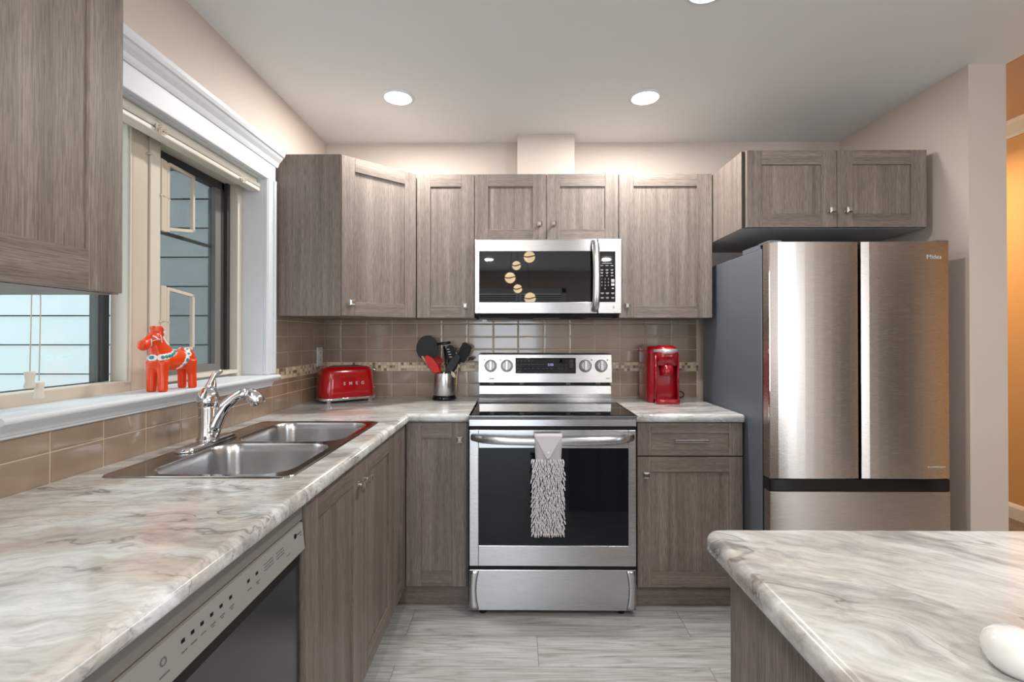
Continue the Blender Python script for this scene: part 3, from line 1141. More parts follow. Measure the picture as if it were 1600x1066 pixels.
upper(-.526, -.218, zu0, zu1, 2.5348, 'narrow grey-brown wall cabinet between the corner cabinet and the microwave', [(-.526, -.218)], [(-.266, 1.436)])
upper(-.218, .546, 1.779, zu1, 2.5348, 'two-door grey-brown wall cabinet directly above the microwave', [(-.218, .164), (.164, .546)], [(.127, 1.868), (.201, 1.868)])
upper(.546, 1.041, zu0, zu1, 2.5348, 'grey-brown wall cabinet right of the microwave above the coffee maker', [(.546, 1.041)], [(.586, 1.436)], stile=.078)
upper(1.0445, 1.892, 1.773, 2.130, 2.200, 'deep two-door grey-brown wall cabinet above the refrigerator', [(1.060, 1.474), (1.474, 1.884)], [(1.441, 1.848), (1.517, 1.848)], under=True)
# near cabinet on the left wall (faces +x)
t = thing('wall_cabinet', (-.97, .5, 1.36), 'grey-brown wall cabinet at the upper left, close to the camera beside the window', 'cabinet')
b = MB(); b.box(L+.0005, -.830, -.20, .993, 1.36, 2.137, 0, .0006, 1)
b.build('cabinet_body', M['wz'], t)
for y0, y1 in ((.46, .980), (-.06, .458)):
    shaker(t, V((-.810, y0, 0)), (0, 1, 0), (1, 0, 0), y1-y0, 1.36, 2.137, 'y', stile=.077, bot=.076)


def base_body(b, x0, x1, y0, y1, mat=0):
    b.box(x0, x1, y0, y1, .105, CT-.0385, mat, .0006, 1)


# corner base cabinet with a folding pair of doors
t = thing('corner_base_cabinet', (-.85, 2.55, 0), 'grey-brown corner base cabinet left of the range with folding doors', 'cabinet')
b = MB()
b.box(L+.001, -.535, 2.012, D-.001, .105, .8755, 0)
b.box(-.536, -.223, 2.255, D-.001, .105, .8755, 0)
b.build('cabinet_body', M['wz'], t)
d_ = shaker(t, V((-.515, 2.016, 0)), (0, 1, 0), (1, 0, 0), .218, .105, .8735, 'y', stile=.066, top=.072, bot=.068)
d_ = shaker(t, V((-.513, 2.235, 0)), (1, 0, 0), (0, -1, 0), .287, .105, .8735, 'x', stile=.070, top=.075, bot=.068)
knob(d_, V((-.513, 2.235, 0)), (1, 0, 0), (0, -1, 0), .254, .795)
b = MB(); b.box(-.578, -.224, 2.273, 2.285, 0.0, .105); b.box(-.590, -.578, 2.012, 2.285, 0, .105, 1)
b.build('toe_kick', [M['wx'], M['wy']], t)

# sink base
t = thing('sink_base_cabinet', (-.85, 1.59, 0), 'grey-brown two-door base cabinet below the sink beside the dishwasher', 'cabinet')
b = MB()
b.box(L+.001, -.535, 1.168, 1.190, .105, .8755); b.box(L+.001, -.535, 1.990, 2.011, .105, .8755)
b.box(L+.001, -.535, 1.190, 1.990, .105, .125); b.box(-.553, -.535, 1.190, 1.990, .72, .8755)
b.build('cabinet_body', M['wz'], t)
d_ = shaker(t, V((-.515, 1.173, 0)), (0, 1, 0), (1, 0, 0), .420, .105, .8735, 'y', stile=.071, top=.072)
knob(d_, V((-.515, 1.173, 0)), (0, 1, 0), (1, 0, 0), .388, .790)
d_ = shaker(t, V((-.515, 1.594, 0)), (0, 1, 0), (1, 0, 0), .420, .105, .8735, 'y', stile=.071, top=.072)
knob(d_, V((-.515, 1.594, 0)), (0, 1, 0), (1, 0, 0), .034, .790)
b = MB(); b.box(-.590, -.578, 1.168, 2.011, 0, .105)
b.build('toe_kick', M['wy'], t)
# base cabinet on the near side of the dishwasher
t = thing('base_cabinet', (-.85, .08, 0), 'grey-brown base cabinet at the near end of the left counter before the dishwasher', 'cabinet')
b = MB(); b.box(L+.001, -.535, -.38, .556, .105, .8755); b.build('cabinet_body', M['wz'], t)
shaker(t, V((-.515, -.36, 0)), (0, 1, 0), (1, 0, 0), .91, .105, .8735, 'y')

# right base cabinet
t = thing('base_cabinet', (.81, 2.55, 0), 'grey-brown base cabinet with one drawer over one door between range and refrigerator', 'cabinet')
b = MB(); b.box(.557, 1.0575, 2.255, D-.001, .105, .8755, 0, .0006, 1); b.box(.562, 1.052, 2.2525, 2.2555, .11, .87, 1)
b.build('cabinet_body', [M['wz'], M['gap']], t)
d_ = shaker(t, V((.5655, 2.235, 0)), (1, 0, 0), (0, -1, 0), .4915, .7165, .8735, 'x', stile=.063, top=.050, bot=.036, name='drawer_front', horizontal_panel=True)
b = MB()
b.tube([(.742, 2.2345, .793), (.742, 2.210, .793), (.744, 2.207, .793)], .0042, n=10)
b.tube([(.880, 2.2345, .793), (.880, 2.210, .793), (.878, 2.207, .793)], .0042, n=10)
b.box(.734, .888, 2.200, 2.210, .7865, .7990, 0, .0025)
b.build('handle', M['chrome'], d_)
d_ = shaker(t, V((.5655, 2.235, 0)), (1, 0, 0), (0, -1, 0), .4915, .105, .7130, 'x', stile=.063, top=.070, bot=.070)
knob(d_, V((.5655, 2.235, 0)), (1, 0, 0), (0, -1, 0), .038, .632)
b = MB(); b.box(.560, 1.056, 2.273, 2.285, 0, .105)
b.build('toe_kick', M['wx'], t)

# island base
t = thing('kitchen_island', (.9, .2, 0), 'grey-brown island base under the marbled counter at the lower right', 'island')
b = MB(); b.box(.387, 1.70, -.55, .868, .0, .8755, 0, .001, 1)
b.build('cabinet_body', M['wz'], t)

# ================================================================== DISHWASHER
t = thing('dishwasher', (-.82, .86, 0), 'dark steel dishwasher with pale grey control strip under the left countertop', 'dishwasher')
yd0, yd1 = .562, 1.163
b = MB(); b.box(L+.02, -.545, yd0, yd1, .10, .868); b.box(-.62, -.60, yd0, yd1, 0.0, .10)
b.build('tub', M['black'], t)
b = MB()
b.prism([(-.545, yd0, .722), (-.527, yd0, .722), (-.527, yd0, .40), (-.527, yd0, .12), (-.545, yd0, .12)][0:5], (0, yd1-yd0, 0))
b.build('door_panel', M['dish_dark'], t)
b = MB()   # upper fascia, groove and sloping console
b.prism([(-.545, yd0, .828), (-.521, yd0, .828), (-.519, yd0, .870), (-.545, yd0, .870)], (0, yd1-yd0, 0), 0)
b.prism([(-.545, yd0, .8215), (-.526, yd0, .8215), (-.526, yd0, .828), (-.545, yd0, .828)], (0, yd1-yd0, 0), 2)
b.prism([(-.545, yd0, .757), (-.513, yd0, .757), (-.5195, yd0, .8215), (-.545, yd0, .8215)], (0, yd1-yd0, 0), 1)
b.prism([(-.545, yd0, .722), (-.527, yd0, .722), (-.523, yd0, .757), (-.545, yd0, .757)], (0, yd1-yd0, 0), 3)
con = b.build('control_panel', [M['grey_plastic'], M['console'], M['groove'], M['black']], t)


def con_pt(y, z, lift=.0004):
    x = -.512-(z-.748)*(.0075/.0735)
    return V((x+lift, y, z))


def con_rect(bb, y, z, wy, wz):
    p = [con_pt(y-wy/2, z-wz/2), con_pt(y+wy/2, z-wz/2), con_pt(y+wy/2, z+wz/2), con_pt(y-wy/2, z+wz/2)]
    bb.prism(p, (.0006, 0, 0))


for y in (.742, .764, .787, .812, .838, .866, .924, .954):
    b = MB()
    con_rect(b, y, .800, .0075, .0055)
    b.build('button', M['black'], con)
b = MB()
for y in (.742, .764, .787, .812, .838, .866, .924, .954):
    con_rect(b, y+.001, .7835, .013, .0016)
    if y in (.812, .838, .954, .866):
        con_rect(b, y+.001, .7795, .006, .0014)
for y in (.985, .998, 1.01, 1.035, 1.048, 1.058):
    for zz in (.803, .797, .791):
        con_rect(b, y, zz, .007, .0012)
        con_rect(b, y+.006, zz, .0016, .0020)
con_rect(b, .700, .777, .020, .0018)
con_rect(b, 1.082, .778, .016, .0014)
con_rect(b, 1.142, .803, .020, .0030)
con_rect(b, 1.148, .796, .008, .0018)
for k in range(16):
    a = 2*pi*k/16
    con_rect(b, .700+.0055*cos(a), .796+.0055*sin(a), .0024, .0010)
b.build('printed_labels', M['grey_mark'], con)
b = MB()
p = con_pt(1.122, .803)
b.cyl(p-V((.001, 0, 0)), p+V((.0006, 0, 0)), .0058, n=20)
b.build('emblem', M['black'], con)

# ================================================================== SINK + FAUCET
t = thing('double_sink', ((SX0+SX1)/2, (SY0+SY1)/2, CT), 'stainless steel double-bowl drop-in sink set in the left countertop', 'sink')
cx, cy = (SX0+SX1)/2, (SY0+SY1)/2
hx, hy = (SX1-SX0)/2, (SY1-SY0)/2
basins = [(-.787, 1.411, .188, .178), (-.787, 1.800, .188, .178)]
bm_ = bmesh.new()
zt_ = CT+.0045
o0 = [bm_.verts.new(p) for p in rrect(cx, cy, hx, hy, .028, CT+.0004)]
o1_ = [bm_.verts.new(p) for p in rrect(cx, cy, hx-.0015, hy-.0015, .027, CT+.0035)]
o2_ = [bm_.verts.new(p) for p in rrect(cx, cy, hx-.006, hy-.006, .024, zt_)]
o3_ = [bm_.verts.new(p) for p in rrect(cx, cy, hx-.011, hy-.011, .020, zt_-.0022)]


def bridge(r0, r1, sm=True):
    n = len(r0)
    for k in range(n):
        f = bm_.faces.new((r0[k], r0[(k+1) % n], r1[(k+1) % n], r1[k]))
        f.smooth = sm


bridge(o0, o1_); bridge(o1_, o2_); bridge(o2_, o3_)
inner = []
for (bx, by, ax, ay) in basins:
    inner.append([bm_.verts.new(p) for p in rrect(bx, by, ax, ay, .075, zt_-.0022, 10)])
es = []
for lp in [o3_]+inner:
    for k in range(len(lp)):
        e = bm_.edges.get((lp[k], lp[(k+1) % len(lp)])) or bm_.edges.new((lp[k], lp[(k+1) % len(lp)]))
        es.append(e)
bmesh.ops.triangle_fill(bm_, edges=es, use_beauty=True)
bmesh.ops.recalc_face_normals(bm_, faces=bm_.faces)
b = MB(); b.bm.free(); b.bm = bm_
b.build('rim', M['sinkrim'], t)
for (bx, by, ax, ay) in basins:
    b = MB()
    rings = []
    for (ins, dz, rr) in ((0, -.0022, .075), (.0015, -.004, .074), (.005, -.010, .071), (.007, -.03, .070), (.010, -.10, .067), (.014, -.145, .063), (.024, -.168, .055), (.045, -.178, .04)):
        rings.append(rrect(bx, by, ax-ins, ay-ins, rr, zt_+dz, 10))
    b.loft(rings, cap0=False, cap1=True, flip=False)
    o = b.build('basin', M['sink'], t)
    # make the steel face upward/inward
    me = o.data
    bmt = bmesh.new(); bmt.from_mesh(me)
    for f in bmt.faces:
        if f.normal.z < -0.5 and len(f.verts) > 10:
            bmesh.ops.reverse_faces(bmt, faces=bmt.faces[:])
            break
    bmt.to_mesh(me); bmt.free()
    d_ = MB()
    d_.lathe([(.001, .001), (.018, .001), (.030, .003), (.042, .004), (.044, .001), (.0445, -.0005)], (bx, by, zt_-.178), n=32)
    d_.build('drain', M['chrome'], o)

# faucet
FX, FY = -1.020, 1.580
zf = CT+.003
t = thing('kitchen_faucet', (FX, FY, zf), 'chrome single-lever kitchen faucet standing behind the sink below the window', 'faucet')
b = MB()
b.loft([rrect(FX, FY, .030, .135, .0299, zf-.0005), rrect(FX, FY, .030, .135, .0299, zf+.004), rrect(FX, FY, .026, .131, .0259, zf+.010), rrect(FX, FY, .015, .120, .0149, zf+.014)])
b.build('escutcheon', M['chrome'], t)
b = MB()
b.lathe([(.034, .012), (.034, .018), (.029, .024), (.0275, .034), (.0270, .060), (.0275, .090), (.028, .118), (.0285, .124), (.027, .126)], (FX, FY, zf))
b.build('faucet_body', M['chrome'], t)
# fluted spout rising out of the body and arching over the bowl
su = V((.86, .20, 0)).normalized()
spath = [(0.010, .028, .023), (.020, .060, .0225), (.034, .094, .0205), (.054, .128, .0185), (.078, .151, .0175), (.100, .162, .0178), (.118, .162, .019)]
P_ = [V((FX, FY, zf))+su*a+V((0, 0, h)) for a, h, r in spath]
b = MB()
b.tube(P_, [r for a, h, r in spath], n=18)
b.build('spout', M['chrome'], t)
hp = [(.116, .163, .0185), (.122, .162, .022), (.134, .156, .024), (.146, .144, .0245), (.154, .130, .024), (.156, .126, .020)]
b = MB(); b.tube([V((FX, FY, zf))+su*a+V((0, 0, h)) for a, h, r in hp], [r for a, h, r in hp], n=20)
b.build('spray_head', M['chrome'], t)
b = MB()
b.lathe([(.0275, .124), (.0315, .130), (.0335, .142), (.0325, .156), (.0275, .170), (.019, .181), (.012, .187), (.0005, .189)], (FX, FY, zf))
b.tube([V((FX, FY, zf))+V((.000, .002, .176)), V((FX, FY, zf))+V((.005, .004, .198)), V((FX, FY, zf))+V((.010, .008, .218)), V((FX, FY, zf))+V((.014, .012, .230)), V((FX, FY, zf))+V((.023, .022, .237)), V((FX, FY, zf))+V((.029, .028, .241))], [.018, .0115, .0085, .0090, .0095, .006], n=14)
b.tube([V((FX, FY, zf))+V((.014, .008, .170)), V((FX, FY, zf))+V((.015, .010, .195)), V((FX, FY, zf))+V((.012, .010, .222))], [.008, .006, .005], n=10)
b.build('lever_handle', M['chrome'], t)

# ================================================================== RANGE
RX = .1675
x0, x1 = RX-.379, RX+.379
t = thing('electric_range', (RX, 2.5, 0), 'stainless steel freestanding electric range with glass cooktop between the base cabinets', 'range')
b = MB()
b.box(x0+.002, x1-.002, 2.185, 2.835, .03, .905, 0)
b.build('range_body', M['black'], t)
for fx in (x0+.06, x1-.06):
    for fy in (2.22, 2.78):
        b = MB(); b.cyl((fx, fy, 0), (fx, fy, .032), .016, n=16); b.build('foot', M['rubber'], t)
# cooktop: steel surround + black glass
b = MB()
b.prism([(x0, 2.172, .866), (x0, 2.172, .896), (x0, 2.158, .9075), (x0, 2.140, .9170), (x0, 2.140, .9175), (x0, 2.60, .9175), (x0, 2.60, .866)], (x1-x0, 0, 0), bev=.0012, seg=1)
b.build('cooktop_frame', M['steel'], t)
b = MB()
b.box(x0+.010, x1-.010, 2.150, 2.585, .9165, .9192, 0, .0008, 1)
b.build('cooktop_glass', M['black_glass'], t)
for (ccx, ccy, cr) in ((x0+.20, 2.29, .115), (x0+.20, 2.49, .075), (x1-.20, 2.29, .10), (x1-.20, 2.49, .075)):
    b = MB()
    b.lathe([(cr-.0012, .0001), (cr-.0012, .0003), (cr, .0003), (cr, .0001)], (ccx, ccy, .9190), n=60)
    b.build('burner_ring', M['grey_mark'], t)
# back guard
bgx0, bgx1 = x0+.006, x1-.006
b = MB()
b.prism([(bgx0, 2.585, .9175), (bgx0, 2.62, .926), (bgx0, 2.700, .932), (bgx0, 2.716, .948), (bgx0, 2.722, .992), (bgx0, 2.735, 1.0), (bgx0, 2.83, 1.0), (bgx0, 2.83, .9)], (bgx1-bgx0, 0, 0))
b.build('riser_panel', M['steel'], t)
b = MB(); b.box(bgx0+.001, bgx1-.001, 2.738, 2.82, .998, 1.014)
for xx in (bgx0+.07, bgx0+.24, bgx1-.24, bgx1-.07):
    b.box(xx-.012, xx+.012, 2.728, 2.74, 1.001, 1.011, 1)
b.build('vent_slot', [M['black'], M['grey_mark']], t)
b = MB()
b.prism([(x0, 2.712, 1.012), (x0, 2.728, 1.170), (x0, 2.733, 1.173), (x0, 2.825, 1.173), (x0, 2.825, 1.012)], (x1-x0, 0, 0), bev=.0015, seg=1)
cp = b.build('control_panel', M['steel'], t)
tl = V((0, .016, .158)).normalized()       # up direction on the tilted fascia
nn = V((0, -tl.z, tl.y))                    # outward normal


def fp(x, z, lift=0.0):
    s = (z-1.012)/.158
    return V((x, 2.712+.016*s, z))+nn*lift


b = MB()
gx0, gx1, gz0_, gz1_ = -.001, .342, 1.063, 1.151
b.prism([fp(gx0, gz0_, .0), fp(gx1, gz0_, .0), fp(gx1, gz1_, .0), fp(gx0, gz1_, .0)], nn*.0022, bev=.0008, seg=1)
disp = b.build('display_glass', M['black_glass'], cp)
text_obj('2:55', .019, fp(.199, 1.112, .0026), (1, 0, 0), tl, M['display'], 'clock_digits', cp)
b = MB()


def frect(bb, x, z, w, h, lift=.0023):
    bb.prism([fp(x-w/2, z-h/2, lift), fp(x+w/2, z-h/2, lift), fp(x+w/2, z+h/2, lift), fp(x-w/2, z+h/2, lift)], nn*.0002)


for k in range(5):
    frect(b, .012+k*.021, 1.134, .009, .0045)
    frect(b, .012+k*.021, 1.112, .011, .0022)
    frect(b, .012+k*.021, 1.091, .009, .0024)
for k in range(3):
    for j in range(3):
        frect(b, .248+k*.020, 1.134-j*.0215, .0026, .0036)
for k in range(4):
    frect(b, .132+k*.024, 1.091, .012, .0022)
for j in range(6):
    frect(b, .317, 1.138-j*.008, .021, .0030)
frect(b, .022, 1.074, .024, .0018)
b.build('printed_labels', M['grey_mark'], cp)
for kx in (-.142, -.050, .396, .486):
    c0 = fp(kx, 1.106)
    b = MB()
    b.cyl(c0-nn*.001, c0+nn*.006, .0355, .035, mat=2, n=36)  # black disc paints a shadow ring around the knob
    b.cyl(c0+nn*.005, c0+nn*.011, .0335, .0325, n=36, bev=.0015)
    b.cyl(c0+nn*.010, c0+nn*.022, .029, .026, n=36, bev=.002)
    mt = Matrix((V((1, 0, 0)), tl, nn)).transposed()
    c1 = c0+nn*.024
    bb2 = bmesh.new()
    b.box(c1.x-.0085, c1.x+.0085, c1.y-.027, c1.y+.027, c1.z-.009, c1.z+.009, 1, .003, 2, rot=mt)
    kb = b.build('control_knob', [M['knob_disc'], M['silver'], M['black']], cp)
    bb2.free()
    b = MB()
    sx = -1 if kx < .2 else 1
    q = fp(kx+sx*.036 if kx < .2 else kx+.036, 1.136, .0002)
    b.prism([q+V((-.004, 0, 0)), q+V((.004, 0, 0)), q+V((.004, 0, 0))+tl*.006, q+V((-.004, 0, 0))+tl*.006], nn*.0002)
    b.build('burner_mark', M['grey_mark'], cp)
text_obj('LG', .017, fp(-.165, 1.036, .0004), (1, 0, 0), tl, M['gold_mark'], 'maker_mark', cp)
b = MB(); frect(b, -.135, 1.034, .030, .008, .0003); b.build('small_sticker', M['gold_mark'], cp)
b = MB(); frect(b, .522, 1.035, .020, .0035, .0003); b.build('model_mark', M['grey_mark'], cp)

# oven door
b = MB()
dy0, dy1 = 2.1775, 2.184
wx0, wx1, wz0, wz1 = -.168, .5115, .323, .7645
yb = 2.206
b.box(x0, wx0, dy0, yb, .2295, .848, 0, .003)
b.box(wx1, x1, dy0, yb, .2295, .848, 0, .003)
b.box(wx0-.002, wx1+.002, dy0, yb, .2295, wz0, 0, .003)
b.box(wx0-.002, wx1+.002, dy0, yb, wz1, .848, 0, .003)
door = b.build('oven_door', M['steel'], t)
b = MB(); b.box(wx0-.004, wx1+.004, dy0+.002, yb-.002, wz0-.004, wz1+.004)
b.build('oven_window', M['oven_glass'], door)
b = MB()   # bowed handle
hpts, hr = [], []
n = 26
for k in range(n+1):
    s = k/n
    xx = x0+.012+(x1-x0-.024)*s
    e = 1-abs(2*s-1)**6
    yy = dy0+.004-.048*(e**.55 if e > 0 else 0)
    zz = .8085-.010*(1-(2*s-1)**2)+.006
    hpts.append((xx, yy, zz))
    hr.append(.0185 if .04 < s < .96 else .0165)
b.tube(hpts, hr, n=16, squash=(1.0, .50), upref=V((0, 0, 1)))
b.build('handle', M['steel'], door)
# storage drawer
b = MB()
b.box(x0+.0, x1-.0, 2.179, 2.20, .028, .2125, 0, .003)
# concave scoops at both ends of the drawer face
for s_, xe in ((1, x0), (-1, x1)):
    rr = []
    for j in range(13):
        v = -1+2*j/12
        zz = .1203+v*.088
        wv = .030-.012*(1-v*v)+.004
        rr.append([(xe+s_*.003, 2.1790, zz), (xe+s_*wv*.55, 2.1745, zz), (xe+s_*(wv+.004), 2.1775, zz), (xe+s_*(wv+.012), 2.1792, zz), (xe+s_*.003, 2.1795, zz)])
    b.loft(rr)
b.build('storage_drawer', M['steel'], t)

# towel hanging on the oven handle
t = thing('hand_towel', (.142, 2.115, .45), 'grey chenille noodle hand towel buttoned over the oven door handle', 'towel')
tw = MB()
ty = 2.112
pts_top = []


def cloth(bb, rows_, th=.003):
    rings = []
    for (xa, xb, y, z) in rows_:
        m_ = 8
        front = [(xa+(xb-xa)*k/m_, y-.002*sin(pi*k/m_*3)-.001, z) for k in range(m_+1)]
        back = [(p[0], p[1]+th, p[2]) for p in reversed(front)]
        rings.append(front+back)
    bb.loft(rings)


cloth(tw, [(.081, .208, 2.150, .838), (.082, .207, 2.128, .842), (.083, .206, 2.116, .834), (.084, .204, 2.113, .80), (.086, .202, 2.113, .76), (.088, .200, 2.115, .725), (.088, .200, 2.116, .700)])
tw.build('cloth_top', M['linen_dark'], t)
tw = MB()
tw.prism([(.083, 2.1085, .836), (.206, 2.1085, .836), (.152, 2.1070, .742), (.142, 2.1065, .733), (.132, 2.1070, .742)], (0, .003, 0), bev=.001, seg=1)
tw.build('buttoned_flap', M['linen'], t)
tw = MB(); tw.cyl((.143, 2.1072, .763), (.143, 2.104, .763), .0065, n=18, bev=.0008)
tw.build('button', M['ceramic'], t)
tw = MB()
nv = 0
tw.box(.080, .204, 2.116, 2.124, .396, .728, 1, .003)
rnd = random.Random(3)
for r in range(31):
    z = .730-r*.0107
    for c in range(15):
        x = .077+.130*c/14+rnd.uniform(-.0025, .0025)+(.0023 if r % 2 else -.0023)
        edge = (c-7)/7
        dx = edge*.002+rnd.uniform(-.0035, .0035)
        if c in (0, 14):
            dx = edge*rnd.uniform(.002, .008)
        dz = -rnd.uniform(.013, .019)
        yy = 2.115
        p0 = V((x, yy, z)); p1 = V((x+dx*.5, yy-.011, z+dz*.3)); p2 = V((x+dx, yy-.012+rnd.uniform(-.002, .002), z+dz))
        tw.tube([p0, p1, p2], [.0026, .0034, .0027], n=7)
tag(tw.build('chenille_noodles', [M['terry'], M['grey_mark']], t), 'shaggy grey noodle pile', kind='stuff')

# ================================================================== MICROWAVE
t = thing('microwave_oven', (RX, 2.65, 1.391), 'stainless steel over-the-range microwave with black glass door above the range', 'microwave')
my = 2.4646
mz0, mz1 = 1.391, 1.7755
b = MB(); b.box(x0+.002, x1-.002, my+.040, D-.002, mz0-.004, mz1-.002, 0, .002, 1)
b.box(x0+.03, x1-.03, my+.06, D-.05, mz0-.018, mz0-.002, 0, .004)
for xx in (x0+.10, RX, x1-.10):
    b.box(xx-.07, xx+.07, my+.09, my+.25, mz0-.022, mz0-.015, 1, .002)
b.build('microwave_body', [M['black'], M['grey_mark']], t)
xd = .4225
gx0, gx1, gz0_, gz1_ = -.187, xd-.001, 1.4515, 1.7115


def mface(bb, xa, xb, za, zb_, mat=0):
    # front with slight roll at top and bottom
    prof = []
    bb.box(xa, xb, my, my+.042, za, zb_, mat, .004, 3)


b = MB()
b.box(x0, gx0, my, my+.045, mz0, mz1, 0, .0035, 2)
b.box(gx0-.004, xd, my, my+.045, gz1_, mz1, 0, .0035, 2)
b.box(gx0-.004, xd, my, my+.045, mz0, gz0_, 0, .0035, 2)
mdoor = b.build('microwave_door', M['steel'], t)
b = MB(); b.box(gx0-.003, xd-.0015, my+.0018, my+.04, gz0_-.003, gz1_+.003)
b.build('door_glass', M['mw_glass'], mdoor)
b = MB()
n = 22
hp, hr = [], []
for k in range(n+1):
    s = k/n
    zz = 1.405+(1.765-1.405)*s
    e = 1-abs(2*s-1)**4
    hp.append((.4065+.004*sin(pi*s), my+.002-.045*e**.6, zz))
    hr.append(.019)
b.tube(hp, hr, n=14, squash=(.42, 1.0), upref=V((0, -1, 0)))
b.build('handle', M['steel'], mdoor)
b = MB(); b.box(xd+.0018, x1, my, my+.045, mz0, mz1, 0, .0035, 2)
pan = b.build('control_panel', M['steel'], t)
b = MB(); b.box(xd+.003, .5135, my-.0012, my+.02, gz0_-.001, gz1_+.001, 0, .001, 1)
kg = b.build('keypad_glass', M['black_glass'], pan)
b = MB()
yy = my-.0013


def mrect(bb, x, z, w, h):
    bb.box(x-w/2, x+w/2, yy-.0003, yy, z-h/2, z+h/2)


def kx_(px): return .4245+(px-12)/(33-12)*.0


cols3 = (.444, .470, .496)
for j, z in enumerate((1.638, 1.617, 1.602, 1.586)):
    for i, x in enumerate(cols3):
        if j == 3 and i == 1:
            mrect(b, x, z, .010, .0022); continue
        mrect(b, x, z, .013, .0026)
        if j in (1, 2):
            mrect(b, x, z-.0045, .009, .0018)
mrect(b, .470, 1.650, .050, .0012)
mrect(b, .500, 1.563, .016, .011); mrect(b, .500, 1.5535, .016, .004); mrect(b, .500, 1.540, .016, .012)
mrect(b, .500, 1.521, .010, .006)
for i, x in enumerate((.446, .472, .500)):
    mrect(b, x, 1.497, .017, .0026); mrect(b, x, 1.4925, .011, .0016)
    mrect(b, x, 1.474, .016, .0022); mrect(b, x, 1.469, .012, .0016)
b.build('keypad_marks', M['white_mark'], pan)
digs = [('1', 0, 0), ('2', 1, 0), ('3', 2, 0), ('4', 0, 1), ('5', 1, 1), ('6', 2, 1), ('7', 0, 2), ('8', 1, 2), ('9', 2, 2), ('0', 1, 3)]
for ch, i, j in digs:
    text_obj(ch, .011, (.444+i*.0165, yy, 1.569-j*.0165), (1, 0, 0), (0, 0, 1), M['white_mark'], 'keypad_digit', pan, .0003)
text_obj('2:55', .013, (.475, yy, 1.677), (1, 0, 0), (0, 0, 1), M['grey_mark'], 'clock_digits', pan, .0003)
text_obj('LG', .017, (-.158, my-.0001, 1.421), (1, 0, 0), (0, 0, 1), M['grey_mark'], 'maker_mark', mdoor, .0004)
b = MB()
b.lathe([(.0062, -.0004), (.0062, .0004), (.0076, .0004), (.0076, -.0004)], (-.181, my-.0002, 1.421), n=24, axis='y')
b.box(-.181, -.176, my-.0005, my, 1.4203, 1.4217); b.box(-.1816, -.1804, my-.0005, my, 1.419, 1.4245)
b.build('maker_emblem', M['grey_mark'], mdoor)
b = MB()
for z in (1.428, 1.4235, 1.419):
    b.box(.500, .508, my-.0004, my, z-.0010, z+.0010)
b.build('model_mark', M['grey_mark'], pan)

# ================================================================== REFRIGERATOR
fx0, fx1, fy = 1.068, 1.822, 2.020
ft = 1.672
t = thing('refrigerator', ((fx0+fx1)/2, 2.4, 0), 'stainless french-door refrigerator with dark grey sides right of the range', 'refrigerator')
b = MB(); b.box(fx0, fx1, 2.088, 2.735, .03, ft-.018, 0, .004)
b.build('fridge_body', M['fridge_side'], t)
b = MB(); b.box(fx0+.005, fx1-.005, 2.074, 2.092, .05, ft-.02); b.box(fx0+.004, fx1-.004, fy+.012, 2.08, .62, .675)
b.build('gasket', M['black_gloss'], t)
for (a, c, nm) in ((fx0, 1.4415, 'left'), (1.4505, fx1, 'right')):
    b = MB()
    # door leaf with slightly bowed front
    n = 10
    front = []
    for k in range(n+1):
        s = k/n
        bow = .004*(1-(2*s-1)**2)
        e = .006 if k in (0, n) else 0
        front.append((a+(c-a)*s, fy+.004-bow+e*.3))
    ring = [(p[0], p[1]) for p in front]+[(c, fy+.052), (a, fy+.052)]
    b.prism([(p[0], p[1], .676) for p in ring], (0, 0, ft-.676), mat=0)
    dd = b.build('fridge_door', M['fridge'], t)
    if nm == 'left':
        e_ = MB(); e_.box(a-.0004, a+.0022, fy+.001, fy+.010, .676, ft, 0, .0006, 1); e_.build('edge_trim', M['chrome'], dd)
    if nm == 'right':
        e_ = MB(); e_.box(a-.0002, a+.0022, fy+.001, fy+.008, .676, ft, 0, .0006, 1); e_.build('edge_trim', M['chrome'], dd)
        text_obj('Midea', .026, (1.757, fy-.0004, 1.607), (1, 0, 0), (0, 0, 1), M['white_mark'], 'maker_mark', dd, .0006)
        e_ = MB()
        for k in range(9):
            e_.box(1.727+k*.0085, 1.733+k*.0085, fy+.0010, fy+.0030, .7235, .7275)
        e_.build('small_print', M['white_mark'], dd)
b = MB(); b.box(fx0, fx1, fy+.0, fy+.050, .045, .622, 0, .004)
fd = b.build('freezer_drawer', M['fridge'], t)
b = MB(); b.box(fx0+.001, fx1-.001, fy+.002, fy+.045, .6225, .673, 0, .003)
b.build('handle_recess', M['black_gloss'], t)
for hx_, sg in ((fx0, 1), (fx1, -1)):
    b = MB()
    b.box(min(hx_, hx_+sg*.075), max(hx_, hx_+sg*.075), 2.10, 2.26, ft-.020, ft+.004, 0, .003)
    b.box(min(hx_, hx_+sg*.055), max(hx_, hx_+sg*.055), fy+.004, 2.11, ft-.003, ft+.007, 0, .002)
    b.build('hinge_cover', M['fridge_side'], t)
for fxx in (fx0+.05, fx1-.05):
    b = MB(); b.cyl((fxx, 2.15, 0), (fxx, 2.15, .032), .02, n=16); b.build('foot', M['rubber'], t)

